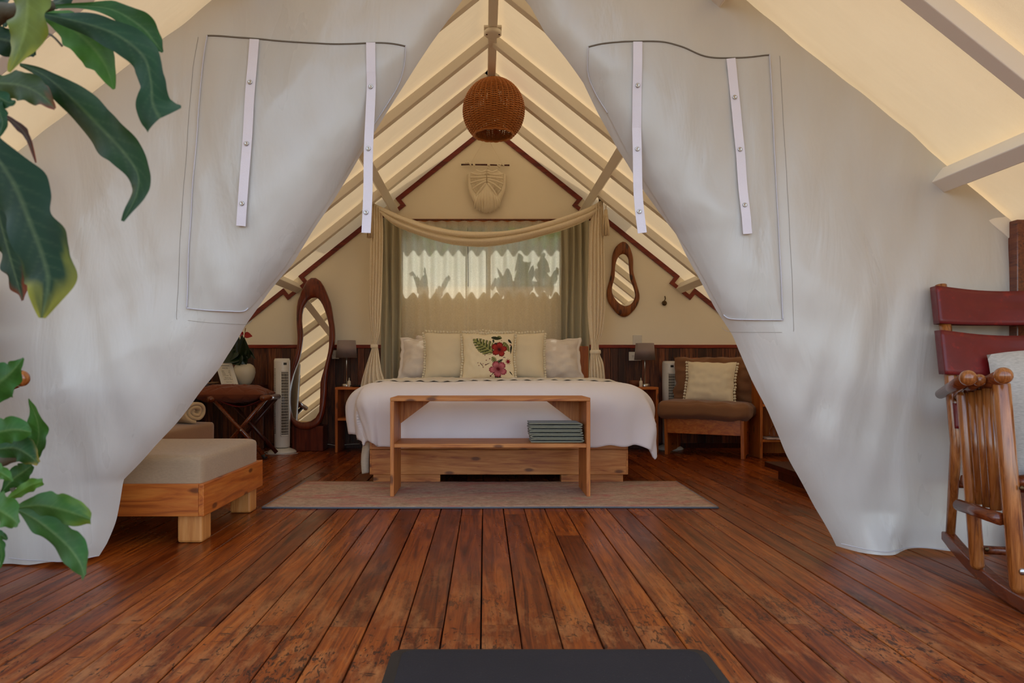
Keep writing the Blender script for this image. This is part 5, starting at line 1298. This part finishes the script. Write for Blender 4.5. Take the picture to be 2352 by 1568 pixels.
# ================================================================= ROCKING CHAIRS
def rocker(sgn, ox, oy, fx, fy, lab, cush_lab, seed):
    """local: u across the chair, v from back to front, z up. sgn mirrors it in x."""
    f = Vector((fx, fy, 0)).normalized(); r = Vector((-f.y, f.x, 0)); r = r if r.x > 0 else -r
    def Q(u, v, z):
        p = Vector((ox, oy, 0)) + f * v + r * u + Vector((0, 0, z))
        return Vector((p.x * sgn, p.y, p.z)) if sgn > 0 else Vector((-p.x, p.y, p.z))
    c = Q(.28, .3, 0); t = thing('rocking_chair', lab, 'rocking chair', (c.x, c.y, 0))
    Wd = .56
    def rz_(v): return .004 + .28 * (v - .49) ** 2      # curve of the runner
    for u in (0.0, Wd):
        vs_ = [-.06 + .98 * i / 26 for i in range(27)]
        bot = [Q(u - .02, v, rz_(v)) for v in vs_]; tops = [Q(u - .02, v, rz_(v) + (.052 if 0 < i < 26 else .035)) for i, v in enumerate(vs_)]
        mb = MB(); k = len(vs_); dv_ = Q(1, 0, 0) - Q(0, 0, 0)
        mb.v = bot + tops + [p + dv_ * .038 for p in bot] + [p + dv_ * .038 for p in tops]
        for i in range(k - 1):
            mb.f += [(i, i + 1, k + i + 1, k + i), (2 * k + i, 3 * k + i, 3 * k + i + 1, 2 * k + i + 1), (k + i, k + i + 1, 3 * k + i + 1, 3 * k + i), (i, 2 * k + i, 2 * k + i + 1, i + 1)]
        mb.f += [(0, k, 3 * k, 2 * k), (k - 1, 3 * k - 1, 4 * k - 1, 2 * k - 1)]
        obj('rocker_runner', mb, M['chairred'], t, bevel=.006)
        # back post
        obj('back_post', MB().tube([Q(u, -.02, rz_(-.02) + .04), Q(u, .035, .50), Q(u + .0, -.03, .82), Q(u, -.115, 1.152)], [.017, .021, .023, .022], 14), M['chairwood'], t, smooth=True)
        # front and middle legs, slatted side
        lf = obj('front_leg', MB().tube([Q(u, .52, .052), Q(u, .52, .075), Q(u - .042, .50, .745), Q(u - .042, .50, .757)], [.018, .0265, .0265, .020], 28), M['chairwood'], t, smooth=True)
        lm = obj('rear_leg', MB().tube([Q(u - .02, .27, .06), Q(u - .02, .27, .075), Q(u - .06, .262, .70), Q(u - .06, .262, .712)], [.016, .0235, .0235, .018], 28), M['chairwood'], t, smooth=True)
        for j in range(3):
            v = .325 + .055 * j; obj('side_slat', MB().tube([Q(u - .030, v, .31), Q(u - .052, v - .008, .715 + .008 * j)], .0175, 12), M['chairwood'], t, smooth=True)
        obj('side_rail', MB().tube([Q(u - .062, .225, .285), Q(u - .045, .50, .292)], [.022, .022], 12), M['chairred'], t, smooth=True)
        for j, (d0, du, v0, v1, z0, z1) in enumerate(((-.05, -.14, .02, .50, .696, .768), (.0, -.095, .06, .47, .688, .760), (.02, -.062, .0, .56, .684, .776))):
            rr_ = (.024, .019, .025)[j]
            obj('arm_rod', MB().tube([Q(u + d0, v0, z0), Q(u + du, v1, z1)], [rr_ * .8, rr_], 14), M['chairred'], t, smooth=True)
            obj('arm_rod_end', MB().ball(Q(u + du, v1, z1), rr_ * 1.12, 14), M['chairwood'], t, smooth=True)
        for v, z in ((.515, .405), (.268, .41)):
            mb = MB(); mb.ball(Q(u, v + .026, z), .009, 5, 1, .6); obj('bolt_head', mb, M['brass'], lf if v > .4 else lm, smooth=True)
        mb = MB(); mb.ball(Q(u, .545, .13), .012, 5, 1, .6); obj('bolt_head', mb, M['chrome'], lf, smooth=True)
        mb = MB(); mb.ball(Q(u, .296, .14), .009, 5, 1, .6); obj('bolt_head', mb, M['brass'], lm, smooth=True)
    # cross bars
    for (v, z, rr_) in ((.24, .125, .016), (.47, .09, .018), (.0, .33, .016)): obj('stretcher', MB().tube([Q(0, v, z), Q(Wd, v, z)], rr_, 12), M['chairred'], t, smooth=True)
    # leather back bands wrapping both posts
    def band(z0, z1, v0, v1, ext=.03):
        def fn(u, w_):
            z = z0 + (z1 - z0) * w_; vc = v0 + (v1 - v0) * w_; a = u * 2 * math.pi; L = Wd / 2 + ext
            # racetrack section around the posts
            uu = Wd / 2 + L * max(-1, min(1, 1.06 * math.cos(a))); side = math.sin(a)
            sag = -.055 * max(0, math.sin(math.pi * (uu + .03) / (Wd + .06))) ** 1.2 if side > 0 else -.035 * math.sin(math.pi * (uu + .03) / (Wd + .06))
            dv_ = .034 * (1 if side > 0 else -1) * min(1, abs(side) * 3.0)
            dz = -.022 * math.sin(math.pi * (uu / Wd)) if w_ > .5 else -.006 * math.sin(math.pi * uu / Wd)
            return Q(uu, vc + dv_ + sag, z + dz + .004 * N3(uu * 5, w_, seed))
        return MB().grid(fn, 72, 8)
    obj('back_band', band(.985, 1.143, -.072, -.112), M['leather'], t, smooth=True, solid=.004)
    obj('back_band', band(.775, .955, -.017, -.064), M['leather'], t, smooth=True, solid=.004)
    obj('back_band', band(.56, .66, .025, .018, .006), M['leather'], t, smooth=True, solid=.004)
    # seat
    for v, z in ((.09, .36), (.50, .42)): obj('seat_rail', MB().tube([Q(-.0, v, z), Q(Wd, v, z)], .02, 12), M['chairred'], t, smooth=True)
    def seat(u, v): 
        vv = .09 + .41 * v; return Q(.035 + (Wd - .07) * u, vv, .38 + .06 * v - .05 * math.sin(math.pi * v) - .012 * math.sin(math.pi * u))
    obj('seat_leather', MB().grid(seat, 14, 14), M['leather'], t, smooth=True, solid=.006)
    # cushion
    def cf(u, v, sg):
        a, b = u * 2 - 1, v * 2 - 1; k = max(0, (1 - abs(a) ** 2.6) * (1 - abs(b) ** 2.6)) ** .5
        hgt = .46; z = .415 + hgt * v; vc = .20 - .20 * v - .04
        return Q(.13 + .42 * u * (1 + .0 * b), vc + sg * .07 * k + .02 + .006 * N3(a * 4, b * 4, seed), z - .02 * a * a)
    mb = MB().grid(lambda u, v: cf(u, v, 1), 26, 26).grid(lambda u, v: cf(u, v, -1), 26, 26)
    tag(obj('linen_cushion', mb, M['linen_light'], None, smooth=True), cush_lab, 'cushion')
rocker(1, 1.905, 2.78, -.24, -.97, 'rocking chair of varnished wood and dark red leather at the right edge', 'pale grey linen cushion on the rocking chair at the right edge', 1)
rocker(-1, 1.906, 2.516, -.6, -.8, 'rocking chair at the left edge, only its arm end showing behind leaves', 'grey linen cushion on the rocking chair cut off by the left edge', 2)

# ================================================================= FOREGROUND SHRUBS
def leaf(ctr, hw, Ys, col, tipcol=None, fold=.25, wave=.25, seed=0, nu=14, twist=0.0, under=None, rag=.09):
    """ctr: pixel centre line, hw: half widths in pixels, Ys: depth at start and end"""
    n = len(ctr); pts = [P(x, y, Ys[0] + (Ys[1] - Ys[0]) * i / (n - 1)) for i, (x, y) in enumerate(ctr)]
    cs = cat_spline(pts, 16); ws = cat_spline([Vector((w_ * (Ys[0] + (Ys[1] - Ys[0]) * i / (n - 1)) / F, 0, 0)) for i, w_ in enumerate(hw)], 16)
    k = len(cs); mb = MB(); cols = []
    for j in range(k):
        d = (cs[min(j + 1, k - 1)] - cs[max(j - 1, 0)]).normalized()
        sdv = d.cross(Vector((0, 1, 0))); sdv = sdv.normalized() if sdv.length > 1e-4 else Vector((1, 0, 0))
        nv = Vector((0, -1, 0)); w_ = max(.0006, ws[j].x); v = j / (k - 1)
        for i in range(nu + 1):
            s_ = i / nu * 2 - 1; a = abs(s_)
            ed = w_ * (1 + rag * a * a * math.sin(v * 23 + s_ * 2 + seed) + rag * a * N3(v * 12, s_, seed))
            yy = -fold * a * w_ + wave * w_ * a ** 2 * math.sin(v * 15 + seed + (1.5 if s_ > 0 else 0)) + twist * s_ * w_
            mb.v.append(cs[j] + sdv * s_ * ed + nv * yy)
            vein = .35 if a < .07 else 0; side = .16 * max(0, math.sin((v * 11 - a * 1.6) * 2 * math.pi)) ** 6 * (1 - a)
            nn = .5 + .5 * N3(v * 6 + seed, s_ * 3, seed * 1.7)
            c0 = list(col[:3])
            if tipcol:
                g = min(1, max(0, (v - .68) * 2.6 + (a - .6) * .9 + (nn - .5) * 1.2)); c0 = [c0[q] * (1 - g) + tipcol[q] * g for q in range(3)]
            l_ = 1.0 + .55 * nn; cols.append(tuple(min(1, c0[q] * l_ + (vein + side) * (.5, .6, .25)[q] * .35) for q in range(3)) + (1,))
    for j in range(k - 1):
        for i in range(nu): a = j * (nu + 1) + i; mb.f.append((a, a + 1, a + nu + 2, a + nu + 1))
    return mb, cols
DG, MG, LG, YG, BR = C(22, 44, 16), C(40, 76, 22), C(66, 108, 30), C(134, 128, 34), C(120, 40, 12)
us = thing('leafy_shrub', 'large drooping glossy leaves of a shrub hanging in at the upper left', 'plant', (-1.35, 1.15, -.4))
trunk = cat_spline([Vector((-1.35, 1.15, -.42)), Vector((-1.3, 1.18, .5)), Vector((-1.12, 1.12, 1.1)), P(-60, 70, 1.12), P(40, 25, 1.12), P(118, 12, 1.1)], 8)
obj('trunk', MB().tube(trunk, [.03 - .022 * i / (len(trunk) - 1) for i in range(len(trunk))], 8), M['stem'], us, smooth=True)
obj('twig', MB().tube(cat_spline([P(95, 72, 1.1), P(120, 82, 1.08), P(143, 106, 1.08)], 4), .0018, 5), M['stem'], us)
UP = [
 ([(60, -60), (62, 20), (52, 90), (20, 165)], [22, 44, 36, 3], (1.02, 1.0), C(96, 106, 34), YG, {}),
 ([(95, 28), (150, 55), (205, 100), (242, 150), (262, 205)], [5, 30, 42, 30, 3], (1.14, 1.12), LG, None, dict(fold=-.2)),
 ([(98, 32), (190, 52), (268, 80), (328, 128), (346, 185), (350, 236), (367, 272)], [5, 24, 34, 36, 30, 40, 50], (1.10, 1.04), C(24, 56, 24), None, {}),
 ([(98, 18), (190, 14), (262, 24), (325, 62), (352, 92), (374, 120)], [4, 7, 20, 30, 22, 3], (1.16, 1.14), MG, None, dict(fold=-.25)),
 ([(45, 148), (100, 172), (160, 222), (228, 290), (284, 350), (316, 400), (312, 450), (282, 508)], [3, 14, 34, 46, 40, 26, 24, 4], (1.12, 1.02), C(28, 54, 16), None, dict(wave=.5, twist=.2)),
 ([(-30, 330), (30, 420), (68, 510), (98, 590), (110, 650), (96, 730)], [30, 62, 62, 58, 60, 7], (1.0, .96), C(18, 46, 22), YG, dict(wave=.15, fold=.15)),
 ([(-10, 190), (45, 195), (90, 215), (126, 250)], [24, 34, 26, 3], (1.08, 1.04), C(50, 66, 18), BR, {}),
 ([(5, 262), (45, 292), (66, 322), (82, 374)], [3, 9, 6, 2], (1.06, 1.05), C(60, 28, 12), BR, {}),
 ([(-10, 470), (14, 560), (34, 630), (52, 690)], [26, 30, 26, 4], (1.16, 1.14), DG, BR, dict(rag=.25)),
 ([(-20, 85), (30, 96), (60, 108), (80, 128)], [30, 34, 26, 4], (1.18, 1.18), DG, None, {}),
 ([(-20, 0), (0, 20), (14, 40), (10, 62)], [24, 26, 12, 4], (1.2, 1.18), DG, None, {}),
 ([(90, 20), (120, 8), (140, 0), (165, -20)], [4, 16, 20, 16], (1.16, 1.2), DG, None, {}),
 ([(-30, 215), (0, 225), (20, 235), (36, 232)], [14, 18, 12, 2], (1.0, 1.0), C(26, 62, 30), None, {}),
 ([(-12, 235), (0, 262), (6, 285), (-6, 320)], [16, 14, 10, 2], (1.0, 1.0), C(26, 62, 30), None, {}),
]
for i, (c_, w_, Y_, co, tp, kw) in enumerate(UP):
    mb, cols = leaf(c_, w_, Y_, co, tp, seed=i * 1.3, **kw); obj('leaf', mb, M['leaf'], us, smooth=True, colors=cols, recalc=False)
ls = thing('young_shrub', 'bright green broad-leaved young shrub at the lower left in front', 'plant', (-1.1, 1.25, -.4))
tr2 = cat_spline([Vector((-1.1, 1.25, -.42)), Vector((-1.05, 1.25, .3)), P(-40, 1100, 1.22), P(10, 1058, 1.2), P(45, 1050, 1.2)], 8)
obj('trunk', MB().tube(tr2, [.016 - .009 * i / (len(tr2) - 1) for i in range(len(tr2))], 8), M['stem'], ls, smooth=True)
tr3 = cat_spline([P(-40, 1180, 1.22), P(0, 1160, 1.18), P(30, 1135, 1.18), P(28, 1120, 1.18)], 8)
obj('twig', MB().tube(tr3, .004, 6), M['stem'], ls, smooth=True)
obj('twig', MB().tube(cat_spline([P(-40, 1100, 1.22), P(10, 1150, 1.2), P(36, 1166, 1.15)], 5), .004, 6), M['stem'], ls, smooth=True)
LW = [
 ([(-40, 900), (0, 875), (28, 852), (54, 822)], [30, 42, 24, 2], (1.15, 1.12), C(44, 88, 30), None, {}),
 ([(74, 1052), (88, 1010), (86, 968), (66, 915)], [12, 24, 18, 1], (1.22, 1.2), C(56, 98, 32), None, dict(fold=-.2)),
 ([(-40, 1000), (-5, 992), (35, 986), (72, 992)], [18, 28, 28, 8], (1.12, 1.1), C(46, 90, 30), None, {}),
 ([(-20, 1034), (30, 1028), (62, 1042), (88, 1064)], [12, 28, 26, 6], (1.18, 1.16), C(32, 70, 24), C(140, 120, 40), {}),
 ([(10, 1150), (40, 1132), (70, 1114), (98, 1106)], [3, 11, 14, 7], (1.16, 1.12), C(70, 110, 30), None, {}),
 ([(34, 1168), (90, 1160), (150, 1172), (208, 1192)], [4, 26, 34, 14], (1.12, 1.04), C(50, 92, 32), C(96, 118, 36), {}),
 ([(36, 1168), (90, 1198), (150, 1248), (182, 1290), (194, 1324)], [4, 30, 38, 30, 10], (1.12, 1.0), C(42, 84, 30), None, {}),
 ([(-30, 1160), (0, 1172), (28, 1190), (42, 1204)], [24, 38, 26, 6], (1.05, 1.02), C(58, 100, 34), None, {}),
 ([(2, 1132), (30, 1100), (52, 1084), (74, 1068)], [4, 22, 22, 6], (1.22, 1.2), C(38, 74, 26), None, {}),
 ([(-10, 1225), (0, 1250), (4, 1275), (0, 1304)], [8, 9, 7, 2], (1.1, 1.1), C(42, 84, 30), None, {}),
 ([(-30, 1075), (-5, 1082), (14, 1092), (30, 1104)], [12, 16, 12, 2], (1.05, 1.04), C(56, 98, 32), None, {}),
 ([(-20, 1130), (-8, 1140), (4, 1146), (14, 1150)], [12, 14, 10, 3], (1.1, 1.1), C(62, 104, 36), None, {}),
 ([(-20, 1230), (-6, 1228), (8, 1232), (16, 1240)], [8, 10, 8, 2], (1.14, 1.14), C(34, 70, 26), None, {}),
]
for i, (c_, w_, Y_, co, tp, kw) in enumerate(LW):
    mb, cols = leaf(c_, w_, Y_, co, tp, seed=20 + i * 1.7, **kw); obj('leaf', mb, M['leaf'], ls, smooth=True, colors=cols, recalc=False)

# ================================================================= GARDEN BEHIND THE WINDOW
def shadow_src(px, py, dist):
    """point outdoors whose shadow falls on the sheer curtain at this pixel"""
    p = P(px, py, 6.86); return p - SUN_D * (dist / -SUN_D.y)
def blade(mb, a, b, wd, side, droop=0, tear=0, n=16):
    a = Vector(a); b = Vector(b); d = (b - a); s_ = Vector(side).normalized()
    def fn(u, v):
        w_ = wd * math.sin(math.pi * min(1, .04 + .96 * v ** .8)) ** .6; q = u * 2 - 1
        if tear and math.sin(v * 40) > .8: w_ *= .55
        return a + d * v + s_ * q * w_ + Vector((0, .1 * abs(q) * wd, -droop * v * v - abs(q) * wd * .15))
    return mb.grid(fn, 6, n)
bnp = thing('banana_plant', 'broad-leaved garden plant seen through the back window', 'plant', (.35, 7.3, -.42))
obj('stalk', MB().tube([(.45, 7.26, -.42), (.43, 7.25, 1.5), (.42, 7.22, 2.2)], [.06, .05, .03], 10), M['hedge'], bnp, smooth=True)
defs = [((1250, 668), (1243, 572), 20, .28), ((1254, 660), (1284, 612), 11, .25), ((1218, 668), (1190, 578), 22, .3), ((1192, 652), (1128, 642), 12, .3), ((1212, 664), (1142, 612), 9, .3),
        ((980, 680), (960, 620), 10, .25), ((985, 670), (942, 618), 5, .25), ((1000, 672), (1036, 628), 7, .27), ((985, 680), (975, 612), 6, .25)]
for i, (a, b, wp, dd) in enumerate(defs):
    A = shadow_src(*a, dd); B = shadow_src(*b, dd); w_ = wp * 6.86 / F
    d = (B - A); side = d.cross(SUN_D)
    obj('leaf', blade(MB(), A, B, w_, side, 0, 1), M['hedge'], bnp, smooth=True)
hd = MB(); rr = random.Random(9)
for i in range(9000):
    x = rr.uniform(-2.6, 2.6); y = rr.uniform(8.2, 8.9); z = rr.uniform(-.42, 3.9)
    L = rr.uniform(.06, .15); a = rr.uniform(0, 6.28); b = rr.uniform(-.9, .3)
    d = Vector((math.cos(a) * math.cos(b), math.sin(a) * math.cos(b) * .6, math.sin(b))) * L; s_ = d.cross(Vector((rr.uniform(-.4, .4), rr.uniform(-.4, .4), 1))).normalized() * L * .3
    p = Vector((x, y, z)); hd.add([p, p + d * .5 + s_, p + d, p + d * .5 - s_], [(0, 1, 2, 3)])
hg = obj('hedge', hd, M['hedge'], None, recalc=False, kind='stuff'); tag(hg, 'dense green foliage behind the back window', 'hedge')
struct('wall_garden', MB().box((-5, 9.1, -.45), (5, 9.25, 4.2)), M['gardenwall'])
